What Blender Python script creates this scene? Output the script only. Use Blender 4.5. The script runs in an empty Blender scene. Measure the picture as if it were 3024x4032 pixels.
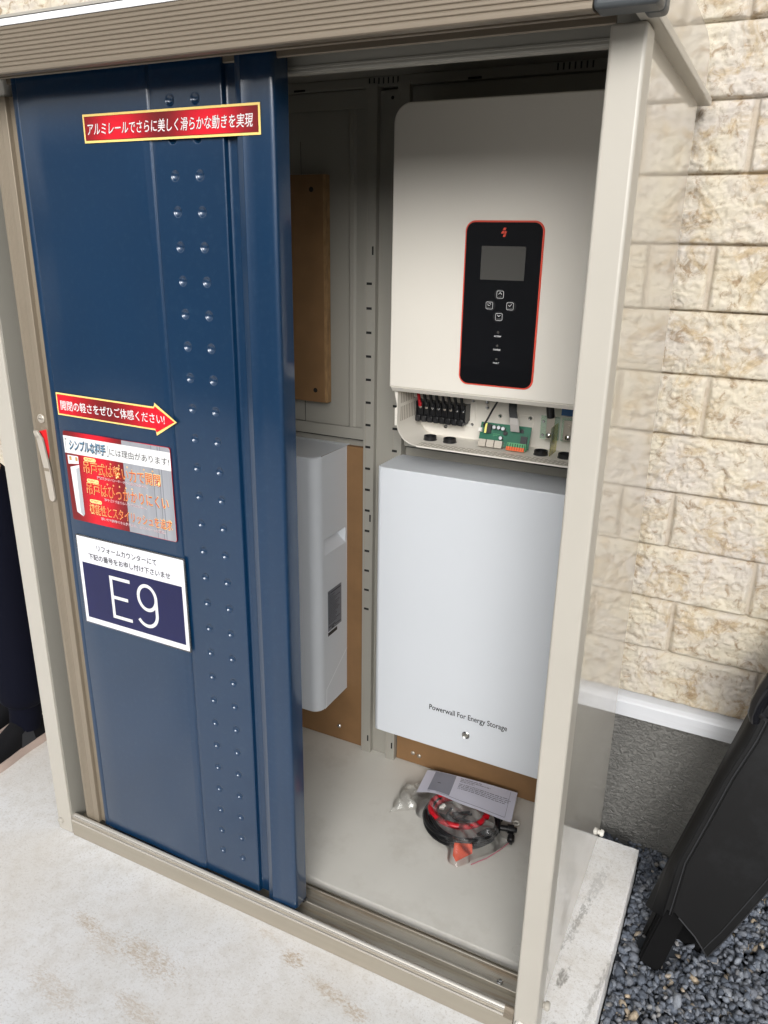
import bpy, bmesh, math, random
import numpy as np
from mathutils import Vector, Matrix, Euler
random.seed(7); rng = np.random.default_rng(7)
S = bpy.context.scene
COL = S.collection
# ------------------------------------------------------------------ camera
cam_d = bpy.data.cameras.new("camera"); cam = bpy.data.objects.new("camera", cam_d); COL.objects.link(cam)
R = [[0.8943908215387125, 0.4470071249304449, 0.015801538175903896],
     [0.1617383062942047, -0.29027190235009714, -0.9431770475277363],
     [-0.4170201177693817, 0.8461246084162032, -0.3319147005002004]]
M = Matrix.Identity(4)
for i in range(3):
    M[i][0] = R[0][i]; M[i][1] = -R[1][i]; M[i][2] = -R[2][i]
M.translation = Vector((1.3609, -1.0110, 1.3572))
cam.matrix_world = M
cam_d.sensor_fit = 'HORIZONTAL'; cam_d.sensor_width = 36; cam_d.lens = 36 * 3041.7 / 3024
cam_d.clip_start = 0.02; cam_d.clip_end = 500
S.camera = cam
# ------------------------------------------------------------------ sky, sun, exposure
SUN_EL, SUN_AZ = 24, 160      # azimuth: direction the light comes from, clockwise from +Y
w = bpy.data.worlds.new("World"); S.world = w; w.use_nodes = True
nt = w.node_tree; bg = nt.nodes["Background"]
sky = nt.nodes.new("ShaderNodeTexSky"); sky.sky_type = 'NISHITA'; sky.sun_disc = False
sky.sun_elevation = math.radians(SUN_EL); sky.sun_rotation = math.radians(SUN_AZ); sky.dust_density = 4; sky.air_density = 1.3
hs = nt.nodes.new("ShaderNodeHueSaturation"); hs.inputs['Saturation'].default_value = 0.10
nt.links.new(sky.outputs[0], hs.inputs['Color']); nt.links.new(hs.outputs[0], bg.inputs[0])
bg.inputs[1].default_value = 0.15
sd = bpy.data.lights.new("sun", 'SUN'); sun = bpy.data.objects.new("sun", sd); COL.objects.link(sun)
sd.energy = 0.72; sd.angle = math.radians(25); sd.color = (1, .99, .975)
_a = math.radians(SUN_AZ); _e = math.radians(SUN_EL)
_d = Vector((math.sin(_a) * math.cos(_e), math.cos(_a) * math.cos(_e), math.sin(_e)))
sun.rotation_euler = _d.to_track_quat('Z', 'Y').to_euler(); sun.location = (0, -3, 6)
S.view_settings.view_transform = 'Standard'; S.view_settings.look = 'None'
S.view_settings.exposure = 0.56; S.view_settings.gamma = 1
S.cycles.max_bounces = 10; S.cycles.transparent_max_bounces = 16

# ------------------------------------------------------------------ materials
MATS = {}
def srgb(r, g, b):
    f = lambda c: (c / 255 / 12.92) if c / 255 <= .04045 else ((c / 255 + .055) / 1.055) ** 2.4
    return (f(r), f(g), f(b), 1)
def mat(name, col, rough=.5, metal=0, coat=0, coat_rough=.05, spec=.5, var=0, vscale=8, bump=0, bscale=200, bdist=.001,
        rvar=0, trans=0, alpha=1, dirt=None, dirt_amt=.5, dirt_scale=5, stretch=(1, 1, 1)):
    if name in MATS: return MATS[name]
    m = bpy.data.materials.new(name); m.use_nodes = True; MATS[name] = m
    n = m.node_tree.nodes; l = m.node_tree.links; p = n["Principled BSDF"]
    p.inputs['Base Color'].default_value = col; p.inputs['Roughness'].default_value = rough
    p.inputs['Metallic'].default_value = metal; p.inputs['Coat Weight'].default_value = coat
    p.inputs['Coat Roughness'].default_value = coat_rough; p.inputs['Specular IOR Level'].default_value = spec
    p.inputs['Transmission Weight'].default_value = trans; p.inputs['Alpha'].default_value = alpha
    tc = n.new("ShaderNodeTexCoord"); mp = n.new("ShaderNodeMapping"); mp.inputs['Scale'].default_value = stretch
    l.new(tc.outputs['Object'], mp.inputs[0]); out = None
    if var or dirt or rvar:
        nz = n.new("ShaderNodeTexNoise"); nz.inputs['Scale'].default_value = vscale; nz.inputs['Detail'].default_value = 6
        l.new(mp.outputs[0], nz.inputs['Vector'])
    if var:
        mx = n.new("ShaderNodeMix"); mx.data_type = 'RGBA'; mx.blend_type = 'MULTIPLY'
        rp = n.new("ShaderNodeMapRange"); rp.inputs[1].default_value = .3; rp.inputs[2].default_value = .7
        rp.inputs[3].default_value = 1 - var; rp.inputs[4].default_value = 1 + var
        l.new(nz.outputs[0], rp.inputs[0]); mx.inputs[0].default_value = 1
        mx.inputs[6].default_value = col; l.new(rp.outputs[0], mx.inputs[7]); out = mx.outputs[2]
    if dirt:
        nd = n.new("ShaderNodeTexNoise"); nd.inputs['Scale'].default_value = dirt_scale; nd.inputs['Detail'].default_value = 9
        nd.inputs['Roughness'].default_value = .7
        l.new(mp.outputs[0], nd.inputs['Vector'])
        rp = n.new("ShaderNodeMapRange"); rp.inputs[1].default_value = .52; rp.inputs[2].default_value = .7
        rp.inputs[3].default_value = 0; rp.inputs[4].default_value = dirt_amt; l.new(nd.outputs[0], rp.inputs[0])
        mx = n.new("ShaderNodeMix"); mx.data_type = 'RGBA'; l.new(rp.outputs[0], mx.inputs[0])
        if out: l.new(out, mx.inputs[6])
        else: mx.inputs[6].default_value = col
        mx.inputs[7].default_value = dirt; out = mx.outputs[2]
    if out: l.new(out, p.inputs['Base Color'])
    if rvar:
        rp = n.new("ShaderNodeMapRange"); rp.inputs[3].default_value = max(0, rough - rvar); rp.inputs[4].default_value = rough + rvar
        l.new(nz.outputs[0], rp.inputs[0]); l.new(rp.outputs[0], p.inputs['Roughness'])
    if bump:
        nb = n.new("ShaderNodeTexNoise"); nb.inputs['Scale'].default_value = bscale; nb.inputs['Detail'].default_value = 4
        l.new(mp.outputs[0], nb.inputs['Vector'])
        b = n.new("ShaderNodeBump"); b.inputs['Strength'].default_value = bump; b.inputs['Distance'].default_value = bdist
        l.new(nb.outputs[0], b.inputs['Height']); l.new(b.outputs[0], p.inputs['Normal'])
        if coat: l.new(b.outputs[0], p.inputs['Coat Normal'])
    return m
BEIGE = mat('beige_steel', srgb(180, 175, 165), .38, var=.03, vscale=6, bump=.15, bscale=900, bdist=.0004, spec=.5)
PANEL = mat('glossy_beige_steel', srgb(194, 188, 177), .34, var=.03, vscale=4, bump=.10, bscale=26, bdist=.0006, spec=.6, stretch=(1, .25, 2.5), coat=1, coat_rough=.025)
INNER = mat('inner_grey_steel', srgb(152, 149, 140), .5, var=.04, vscale=3, bump=.1, bscale=600, bdist=.0003)
FLOORM = mat('floor_steel', srgb(208, 205, 197), .42, var=.05, vscale=5, bump=.08, bscale=700, bdist=.0003, rvar=.1, dirt=srgb(160, 152, 138), dirt_amt=.22, dirt_scale=11)
ALU = mat('champagne_aluminium', srgb(128, 117, 102), .42, metal=.35, var=.05, vscale=10, stretch=(.4, 6, 6), bump=.1, bscale=300, bdist=.0003)
ALUV = mat('champagne_aluminium_upright', srgb(142, 131, 115), .42, metal=.3, var=.05, vscale=10, stretch=(6, 6, .4))
TRACK = mat('track_aluminium', srgb(176, 170, 158), .34, metal=.75, var=.06, vscale=12, stretch=(.5, 8, 8), dirt=srgb(150, 128, 104), dirt_amt=.7, dirt_scale=9)
RIDGE = mat('polished_sill_edge', srgb(222, 216, 206), .24, metal=.8, var=.03, vscale=10, stretch=(.5, 8, 8))
DARKGREY = mat('dark_grey_plastic', srgb(70, 74, 77), .45, bump=.1, bscale=400)
WHITE_STRIP = mat('pale_roof_edge', srgb(235, 236, 238), .35, var=.03)
BLUE = mat('blue_pearl_paint', srgb(3, 45, 77), .34, metal=.15, var=.08, vscale=3, bump=.12, bscale=1500, bdist=.0003, coat=1, coat_rough=.05, dirt=srgb(70, 96, 116), dirt_amt=.10, dirt_scale=90)
BLACKV = mat('black_void', (.004, .004, .004, 1), .8)
RUBBER_AND_SHADE = mat('black_rubber_and_shade', (.012, .012, .012, 1), .6)  # rubber parts, and the painted shade below the wall panels
TAN = mat('tan_fibreboard', srgb(128, 96, 62), .65, var=.10, vscale=14, bump=.3, bscale=500, bdist=.0004)
TANEDGE = mat('cut_board_edge', srgb(150, 118, 80), .8, var=.25, vscale=90, stretch=(1, 1, .4))
BATT = mat('pale_grey_powder_coat', srgb(208, 212, 217), .42, bump=.18, bscale=1400, bdist=.0003, var=.015, vscale=3)
INV = mat('cream_powder_coat', srgb(218, 213, 203), .5, bump=.25, bscale=900, bdist=.0004, var=.015, vscale=4)
SLOT = mat('vent_shadow_slot', srgb(150, 142, 130), .7)
GLOSSBLK = mat('glossy_black_acrylic', (.004, .0045, .006, 1), .08, spec=.5, coat=.3)
REDLINE = mat('red_trim', srgb(214, 72, 52), .4)
SCREEN = mat('grey_display', srgb(74, 73, 70), .25)
WHITEINK = mat('white_ink', srgb(225, 225, 225), .5)
GREYINK = mat('grey_ink', srgb(120, 120, 120), .5)
BLACKINK = mat('black_ink', srgb(18, 18, 20), .5)
CHROME = mat('bright_screw', srgb(200, 200, 198), .22, metal=1)
ZINC = mat('zinc_plate', srgb(176, 168, 156), .4, metal=.7)
BLKPLASTIC = mat('black_plastic', (.01, .01, .011, 1), .3, bump=.1, bscale=300)
PCB = mat('green_board', srgb(0, 92, 66), .35, var=.12, vscale=60)
GREENP = mat('green_terminal', srgb(88, 160, 110), .45)
ORANGEP = mat('orange_lever', srgb(226, 96, 34), .45)
YELLOW = mat('yellow_tape', srgb(226, 220, 120), .5)
BLUEP = mat('blue_plate', srgb(18, 74, 124), .4)
WHITEP = mat('white_plastic', srgb(225, 222, 214), .4)
REDWIRE = mat('red_cable', srgb(190, 18, 34), .3, bump=.05)
BLKWIRE = mat('black_cable', (.008, .008, .009, 1), .28)
RIBBON = mat('grey_ribbon', srgb(170, 166, 162), .6)
PAPER = mat('printed_paper', srgb(214, 214, 228), .7, var=.02, vscale=20)
PAPERGREY = mat('grey_print', srgb(146, 148, 160), .7, var=.03, vscale=30)
STEXT = mat('faint_print', srgb(120, 120, 132), .7)
CLOTHNAVY = mat('navy_cloth', srgb(5, 7, 22), .85, spec=.15, bump=.3, bscale=500, bdist=.0006)
SHIRTM = mat('grey_work_shirt', srgb(176, 172, 164), .85, bump=.2, bscale=400, bdist=.0006)
SKIN = mat('skin', srgb(205, 160, 130), .5)
HAIR = mat('dark_hair', srgb(22, 18, 16), .6)
SHOEM = mat('black_knit', srgb(15, 15, 18), .8, spec=.2, bump=.5, bscale=700, bdist=.0008)
SHOEP = mat('charcoal_overlay', srgb(44, 46, 50), .55)
SOLEM = mat('beige_rubber_sole', srgb(196, 176, 166), .5, var=.05)
REDH = mat('red_latch', srgb(225, 28, 34), .35)
HANDLE = mat('satin_handle', srgb(190, 182, 170), .35, metal=.3)
VINYL = mat('black_vinyl', srgb(13, 13, 14), .6, var=.15, vscale=9, bump=.3, bscale=260, bdist=.0006, dirt=srgb(40, 42, 44), dirt_amt=.4, dirt_scale=7, spec=.3)
FOAM = mat('black_foam', srgb(9, 9, 10), .9, spec=.2, bump=.4, bscale=700, bdist=.0006)
KNOB = mat('glossy_black_handle', (.008, .008, .010, 1), .12)
TRIMW = mat('white_drip_trim', srgb(206, 208, 212), .4, var=.04, vscale=5, stretch=(.5, 1, 8), dirt=srgb(180, 180, 182), dirt_amt=.4)
GOLD = mat('pale_gold_border', srgb(246, 214, 128), .45)
LABELG = mat('grey_rating_label', srgb(112, 116, 124), .4)
BUSG = None

def clear_plastic(name, tint=(.9, .95, .92, 1), op=.12, rough=.08, bmp=.6):
    m = bpy.data.materials.new(name); m.use_nodes = True
    n = m.node_tree.nodes; l = m.node_tree.links; n.clear()
    o = n.new("ShaderNodeOutputMaterial"); t = n.new("ShaderNodeBsdfTransparent"); t.inputs[0].default_value = tint
    g = n.new("ShaderNodeBsdfGlossy"); g.inputs['Roughness'].default_value = rough; g.inputs[0].default_value = (1, 1, 1, 1)
    d = n.new("ShaderNodeBsdfDiffuse"); d.inputs[0].default_value = (.75, .76, .76, 1)
    fr = n.new("ShaderNodeFresnel"); fr.inputs[0].default_value = 1.55
    nz = n.new("ShaderNodeTexNoise"); nz.inputs['Scale'].default_value = 60; nz.inputs['Detail'].default_value = 5
    tc = n.new("ShaderNodeTexCoord"); l.new(tc.outputs['Object'], nz.inputs['Vector'])
    b = n.new("ShaderNodeBump"); b.inputs['Strength'].default_value = bmp; b.inputs['Distance'].default_value = .004
    l.new(nz.outputs[0], b.inputs['Height']); l.new(b.outputs[0], g.inputs['Normal']); l.new(b.outputs[0], fr.inputs['Normal'])
    a = n.new("ShaderNodeMixShader"); a.inputs[0].default_value = op; l.new(t.outputs[0], a.inputs[1]); l.new(d.outputs[0], a.inputs[2])
    c = n.new("ShaderNodeMixShader"); l.new(fr.outputs[0], c.inputs[0]); l.new(a.outputs[0], c.inputs[1]); l.new(g.outputs[0], c.inputs[2])
    l.new(c.outputs[0], o.inputs[0]); MATS[name] = m
    return m
FILM = clear_plastic('clear_bag_film', (.95, .95, .94, 1), .07, .06, .7)
ACRYL = clear_plastic('clear_green_acrylic', (.78, .9, .80, 1), .16, .1)
YACRYL = clear_plastic('yellow_acrylic', (.86, .82, .35, 1), .12, .1)
LAMIN = clear_plastic('laminate_edge', (.95, .95, .96, 1), .08, .06, 0)

# ------------------------------------------------------------------ mesh helpers
class MB:
    def __init__(s): s.v = []; s.f = []; s.mi = []; s.mats = []; s.sm = []
    def m(s, mt):
        if mt not in s.mats: s.mats.append(mt)
        return s.mats.index(mt)
    def add(s, vs, fs, mt, smooth=False):
        o = len(s.v); s.v += [tuple(v) for v in vs]; k = s.m(mt)
        for f in fs: s.f.append(tuple(o + i for i in f)); s.mi.append(k); s.sm.append(smooth)
    def box(s, x0, x1, y0, y1, z0, z1, mt, bev=0, seg=2):
        if bev <= 0:
            vs = [(x, y, z) for x in (x0, x1) for y in (y0, y1) for z in (z0, z1)]
            s.add(vs, [(0, 1, 3, 2), (4, 6, 7, 5), (0, 4, 5, 1), (2, 3, 7, 6), (0, 2, 6, 4), (1, 5, 7, 3)], mt); return
        bm = bmesh.new(); bmesh.ops.create_cube(bm, size=1)
        for v in bm.verts: v.co = Vector(((x0 + x1) / 2 + v.co.x * (x1 - x0), (y0 + y1) / 2 + v.co.y * (y1 - y0), (z0 + z1) / 2 + v.co.z * (z1 - z0)))
        bmesh.ops.bevel(bm, geom=list(bm.edges), offset=bev, segments=seg, affect='EDGES', profile=.5)
        s.bm(bm, mt, 'auto')
    def bm(s, bm, mt, smooth=False):
        bm.verts.index_update(); bm.normal_update(); fl = [max(abs(c) for c in f.normal) > .9995 for f in bm.faces] if smooth == 'auto' else None
        n0 = len(s.sm); s.add([v.co[:] for v in bm.verts], [[v.index for v in f.verts] for f in bm.faces], mt, bool(smooth))
        if fl: s.sm[n0:] = [not q for q in fl]
        bm.free()
    def extrude(s, prof, a0, a1, mt, axis='x', closed=True, cap=True, smooth=False):
        """prof: list of 2-tuples in the two other axes, in order (x:(y,z)) (y:(x,z)) (z:(x,y))"""
        def P(p, t): return {'x': (t, p[0], p[1]), 'y': (p[0], t, p[1]), 'z': (p[0], p[1], t)}[axis]
        n = len(prof); vs = [P(p, a0) for p in prof] + [P(p, a1) for p in prof]
        fs = [(i, (i + 1) % n, n + (i + 1) % n, n + i) for i in range(n if closed else n - 1)]
        if cap and closed: fs += [tuple(range(n))[::-1], tuple(range(n, 2 * n))]
        s.add(vs, fs, mt, smooth)
    def tube(s, pts, r, mt, n=10, caps=True, closed=False):
        pts = [Vector(p) for p in pts]; N = len(pts); rs = r if isinstance(r, (list, tuple)) else [r] * N
        vs = []; up = None
        for i, p in enumerate(pts):
            t = (pts[(i + 1) % N] - pts[i - 1]) if (closed or 0 < i < N - 1) else (pts[1] - pts[0] if i == 0 else pts[-1] - pts[-2])
            t.normalize()
            if up is None: up = Vector((0, 0, 1)) if abs(t.z) < .9 else Vector((1, 0, 0))
            a = t.cross(up).normalized(); b = a.cross(t).normalized(); up = b
            for k in range(n):
                an = 2 * math.pi * k / n; vs.append(p + (a * math.cos(an) + b * math.sin(an)) * rs[i])
        fs = []
        for i in range(N if closed else N - 1):
            j = (i + 1) % N
            for k in range(n): fs.append((i * n + k, i * n + (k + 1) % n, j * n + (k + 1) % n, j * n + k))
        if caps and not closed: fs += [tuple(range(n))[::-1], tuple((N - 1) * n + k for k in range(n))]
        s.add(vs, fs, mt, True)
    def lathe(s, c, axis, prof, mt, n=24, smooth=True):
        """prof: (distance along axis, radius)"""
        ax = Vector(axis).normalized(); u = ax.orthogonal().normalized(); w_ = ax.cross(u); c = Vector(c)
        vs = []
        for h, r in prof:
            for k in range(n):
                an = 2 * math.pi * k / n; vs.append(c + ax * h + (u * math.cos(an) + w_ * math.sin(an)) * r)
        fs = []
        for i in range(len(prof) - 1):
            for k in range(n): fs.append((i * n + k, i * n + (k + 1) % n, (i + 1) * n + (k + 1) % n, (i + 1) * n + k))
        fs += [tuple(range(n))[::-1], tuple((len(prof) - 1) * n + k for k in range(n))]
        s.add(vs, fs, mt, smooth)
    def sheet(s, poly, y, mt):      # flat polygon facing -y, poly in (x,z)
        s.add([(p[0], y, p[1]) for p in poly], [tuple(range(len(poly)))], mt)
    def slab(s, poly, y0, y1, mt):  # polygon (x,z) with thickness y0..y1
        s.extrude(poly, y0, y1, mt, 'y')
    def text(s, txt, x0, x1, zc, h, y, mt, bold=0, shear=0, rot=0, fit=True, align='L', space=1.0, face='-y', name='t'):
        """lettering facing -y: fitted between x0..x1, centred on zc with cap height h"""
        cu = bpy.data.curves.new(name, 'FONT'); cu.body = txt; cu.size = 1; cu.offset = bold; cu.shear = shear; cu.space_character = space
        cu.resolution_u = 3; cu.fill_mode = 'FRONT'
        ob = bpy.data.objects.new(name, cu); COL.objects.link(ob)
        dg = bpy.context.evaluated_depsgraph_get(); me = bpy.data.meshes.new_from_object(ob.evaluated_get(dg))
        vs = [v.co.copy() for v in me.vertices]; fs = [tuple(p.vertices) for p in me.polygons]
        bpy.data.objects.remove(ob); bpy.data.curves.remove(cu); bpy.data.meshes.remove(me)
        if not vs: return
        a0 = min(v.x for v in vs); a1 = max(v.x for v in vs); b0 = min(v.y for v in vs); b1 = max(v.y for v in vs)
        sx = (x1 - x0) / (a1 - a0); sz = h / (b1 - b0)
        out = []
        for v in vs:
            px = (v.x - a0) * sx; pz = (v.y - (b0 + b1) / 2) * sz
            if rot: px, pz = px * math.cos(rot) - pz * math.sin(rot), px * math.sin(rot) + pz * math.cos(rot)
            out.append((x0 + px, y, zc + pz))
        s.add(out, fs, mt)
    def build(s, name, parent=None, loc=None):
        me = bpy.data.meshes.new(name)
        o0 = Vector(loc) if loc is not None else Vector((0, 0, 0))
        me.from_pydata([tuple(Vector(v) - o0) for v in s.v], [], s.f)
        for m_ in s.mats: me.materials.append(m_)
        me.polygons.foreach_set('material_index', s.mi); me.polygons.foreach_set('use_smooth', s.sm)
        me.update()
        bm = bmesh.new(); bm.from_mesh(me); bmesh.ops.recalc_face_normals(bm, faces=bm.faces) if s.fixn else None
        bm.to_mesh(me); bm.free()
        if any(s.sm): me.set_sharp_from_angle(angle=math.radians(38)); me.polygons.foreach_set('use_smooth', s.sm)
        ob = bpy.data.objects.new(name, me); COL.objects.link(ob); ob.location = o0
        if parent is not None:
            ob.parent = parent; ob.location = o0 - abs_loc(parent)
        return ob
    fixn = True
def abs_loc(o):
    v = Vector(o.location)
    while o.parent: o = o.parent; v += Vector(o.location)
    return v
def thing(name, loc, label, cat, group=None):
    o = bpy.data.objects.new(name, None); COL.objects.link(o); o.location = loc; o.empty_display_size = .05
    o['label'] = label; o['category'] = cat
    if group: o['group'] = group
    return o
def tag(o, label, cat, group=None):
    o['label'] = label; o['category'] = cat
    if group: o['group'] = group
    return o
def struct(o, kind='structure'):
    o['kind'] = kind; return o
def rrect(x0, x1, z0, z1, r, n=6, corners=(1, 1, 1, 1)):
    """rounded rectangle polygon, counter-clockwise from lower left; corners ll, lr, ur, ul"""
    rs = [r * c if isinstance(c, (int, float)) else 0 for c in corners]
    C = [(x0, z0, 180), (x1, z0, 270), (x1, z1, 0), (x0, z1, 90)]; out = []
    for (cx, cz, a), rr in zip(C, rs):
        if rr <= 0: out.append((cx, cz)); continue
        ox = cx + rr if cx == x0 else cx - rr; oz = cz + rr if cz == z0 else cz - rr
        for k in range(n + 1):
            an = math.radians(a + 90 * k / n); out.append((ox + rr * math.cos(an), oz + rr * math.sin(an)))
    return out

# ------------------------------------------------------------------ numpy value noise
def vnoise(X, Y, seed):
    xi = np.floor(X).astype(np.int64); yi = np.floor(Y).astype(np.int64); fx = X - xi; fy = Y - yi
    fx = fx * fx * (3 - 2 * fx); fy = fy * fy * (3 - 2 * fy)
    def h(a, b):
        n = (a * 374761393 + b * 668265263 + seed * 1442695041) & 0xffffffff
        n = ((n ^ (n >> 13)) * 1274126177) & 0xffffffff
        return ((n ^ (n >> 16)) & 0xffff) / 65535.0
    return (h(xi, yi) * (1 - fx) + h(xi + 1, yi) * fx) * (1 - fy) + (h(xi, yi + 1) * (1 - fx) + h(xi + 1, yi + 1) * fx) * fy
def fbm(X, Y, seed, oct=5, ridged=False, g=.5):
    a = 1; s = 0; t = 0
    for o in range(oct):
        v = vnoise(X * 2 ** o, Y * 2 ** o, seed + o * 17)
        if ridged: v = 1 - np.abs(2 * v - 1)
        s += a * v; t += a; a *= g
    return s / t
def grid_obj(name, P, nx, ny, m_, smooth=True, parent=None, attr=None, loc=(0, 0, 0)):
    """P: (nx*ny,3) array, index i*ny+j"""
    idx = np.arange(nx * ny).reshape(nx, ny)
    q = np.stack([idx[:-1, :-1], idx[1:, :-1], idx[1:, 1:], idx[:-1, 1:]], -1).reshape(-1, 4)
    me = bpy.data.meshes.new(name); me.vertices.add(len(P)); me.vertices.foreach_set('co', (P - np.array(loc)).astype(np.float32).ravel())
    me.loops.add(q.size); me.loops.foreach_set('vertex_index', q.ravel().astype(np.int32))
    me.polygons.add(len(q)); me.polygons.foreach_set('loop_start', np.arange(0, q.size, 4, dtype=np.int32))
    me.polygons.foreach_set('loop_total', np.full(len(q), 4, dtype=np.int32))
    me.polygons.foreach_set('use_smooth', np.full(len(q), smooth))
    me.materials.append(m_); me.update(calc_edges=True); me.validate()
    ob = bpy.data.objects.new(name, me); COL.objects.link(ob)
    ob.location = loc
    if parent is not None: ob.parent = parent; ob.location = Vector(loc) - abs_loc(parent)
    return ob

# ================================================================== SETTING
def ground_material():
    m = bpy.data.materials.new('worn_pale_concrete'); m.use_nodes = True
    n = m.node_tree.nodes; l = m.node_tree.links; p = n["Principled BSDF"]; p.inputs['Roughness'].default_value = .75
    tc = n.new("ShaderNodeTexCoord")
    def noise(sc, det=6, ro=.6, st=(1, 1, 1), dist=0):
        mp = n.new("ShaderNodeMapping"); mp.inputs['Scale'].default_value = st; l.new(tc.outputs['Object'], mp.inputs[0])
        z = n.new("ShaderNodeTexNoise"); z.inputs['Scale'].default_value = sc; z.inputs['Detail'].default_value = det
        z.inputs['Roughness'].default_value = ro; z.inputs['Distortion'].default_value = dist; l.new(mp.outputs[0], z.inputs['Vector']); return z.outputs[0]
    def ramp(src, a, b, lo=0, hi=1):
        r = n.new("ShaderNodeMapRange"); r.inputs[1].default_value = a; r.inputs[2].default_value = b
        r.inputs[3].default_value = lo; r.inputs[4].default_value = hi; l.new(src, r.inputs[0]); return r.outputs[0]
    def mix(f, a, b):
        x = n.new("ShaderNodeMix"); x.data_type = 'RGBA'; l.new(f, x.inputs[0])
        (l.new(a, x.inputs[6]) if hasattr(a, 'is_output') else setattr(x.inputs[6], 'default_value', a))
        x.inputs[7].default_value = b; return x.outputs[2]
    def mul(a, b):
        x = n.new("ShaderNodeMath"); x.operation = 'MULTIPLY'; l.new(a, x.inputs[0])
        (l.new(b, x.inputs[1]) if hasattr(b, 'is_output') else setattr(x.inputs[1], 'default_value', b)); return x.outputs[0]
    c = mix(ramp(noise(3.5), .35, .65), srgb(236, 237, 239), srgb(224, 223, 221))
    c = mix(ramp(noise(28, 8, .75), .48, .66, 0, .55), c, srgb(206, 202, 196))
    c = mix(ramp(noise(170, 5, .75), .53, .66, 0, .6), c, srgb(182, 176, 168))
    c = mix(ramp(noise(420, 3, .8), .60, .70, 0, .55), c, srgb(140, 132, 124))
    c = mix(mul(ramp(noise(2.2, 4, .5), .45, .62), .3), c, srgb(218, 208, 194))
    def blob(x, y, rx, ry):
        mp = n.new("ShaderNodeMapping"); mp.vector_type = 'TEXTURE'; mp.inputs['Location'].default_value = (x, y, 0)
        mp.inputs['Scale'].default_value = (rx, ry, 1); mp.inputs['Rotation'].default_value = (0, 0, math.radians(-8)); l.new(tc.outputs['Object'], mp.inputs[0])
        g = n.new("ShaderNodeTexGradient"); g.gradient_type = 'SPHERICAL'; l.new(mp.outputs[0], g.inputs[0]); return g.outputs['Fac']
    st = noise(95, 9, .85, (1, 2.2, 1), .5)
    for (x, y, rx, ry, k) in [(.70, -.045, .055, .035, 1), (.80, -.075, .10, .03, .8), (.865, -.09, .05, .03, .9), (.44, -.175, .17, .06, .75),
                              (.27, -.17, .08, .03, .8), (.34, -.19, .1, .05, .5), (.5, -.27, .12, .04, .6), (.33, -.31, .15, .05, .5), (.62, -.02, .06, .02, .4)]:
        f = ramp(blob(x, y, rx, ry), 0, .75)
        ad = n.new("ShaderNodeMath"); ad.operation = 'ADD'; l.new(f, ad.inputs[0]); l.new(ramp(st, .40, .66, -1.15, .06), ad.inputs[1])
        c = mix(mul(ramp(ad.outputs[0], .0, .6), k * .8), c, srgb(176, 150, 114))
    g2 = noise(60, 8, .75, (2.2, 1, 1), .5)
    for (x, y, rx, ry, k) in [(1.190, .16, .020, .05, .8), (1.185, .30, .016, .14, .6), (1.20, .05, .03, .03, .5), (1.20, .42, .03, .14, .35), (1.262, .2, .012, .4, .5)]:
        f = ramp(blob(x, y, rx, ry), 0, .8)
        ad = n.new("ShaderNodeMath"); ad.operation = 'ADD'; l.new(f, ad.inputs[0]); l.new(ramp(g2, .40, .66, -.9, .0), ad.inputs[1])
        c = mix(mul(ramp(ad.outputs[0], .0, .5), k), c, srgb(132, 130, 126))
    l.new(c, p.inputs['Base Color'])
    b = n.new("ShaderNodeBump"); b.inputs['Strength'].default_value = .5; b.inputs['Distance'].default_value = .0015
    l.new(noise(90, 8, .75), b.inputs['Height']); l.new(b.outputs[0], p.inputs['Normal'])
    return m
CONC = ground_material()
# ground far around
gm = mat('grey_soil', srgb(120, 118, 112), .9, var=.2, vscale=6, bump=.4, bscale=40, bdist=.01)
b = MB(); b.add([(-40, -40, -.13), (40, -40, -.13), (40, 40, -.13), (-40, 40, -.13)], [(0, 1, 2, 3)], gm); struct(b.build('ground'))
# concrete slab: outline in x,y with a slightly crumbled right and back edge
sx0, sy0, sx1, sy1 = -4.5, -4.0, 1.267, .586
nE = 120; top = []
for i in range(nE + 1): top.append((sx1 + random.uniform(-.0007, .0007), sy0 + (sy1 - sy0) * (i / nE) ** .55 if 0 < i < nE else (sy0 if i == 0 else sy1)))
for i in range(1, 60): top.append((sx1 + (sx0 - sx1) * (i / 60) ** 1.5, sy1 + random.uniform(-.0012, .0012)))
top += [(sx0, sy1), (sx0, sy0)]
bm = bmesh.new(); vs = [bm.verts.new((x, y, 0)) for x, y in top]; f = bm.faces.new(vs)
r = bmesh.ops.extrude_face_region(bm, geom=[f]); bmesh.ops.translate(bm, verts=[v for v in r['geom'] if isinstance(v, bmesh.types.BMVert)], vec=(0, 0, -.16))
bmesh.ops.recalc_face_normals(bm, faces=bm.faces)
te = [e for e in bm.edges if all(abs(v.co.z) < 1e-6 for v in e.verts)]
bmesh.ops.bevel(bm, geom=te, offset=.006, segments=2, affect='EDGES')
b = MB(); b.bm(bm, CONC); struct(b.build('concrete_slab'))

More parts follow.
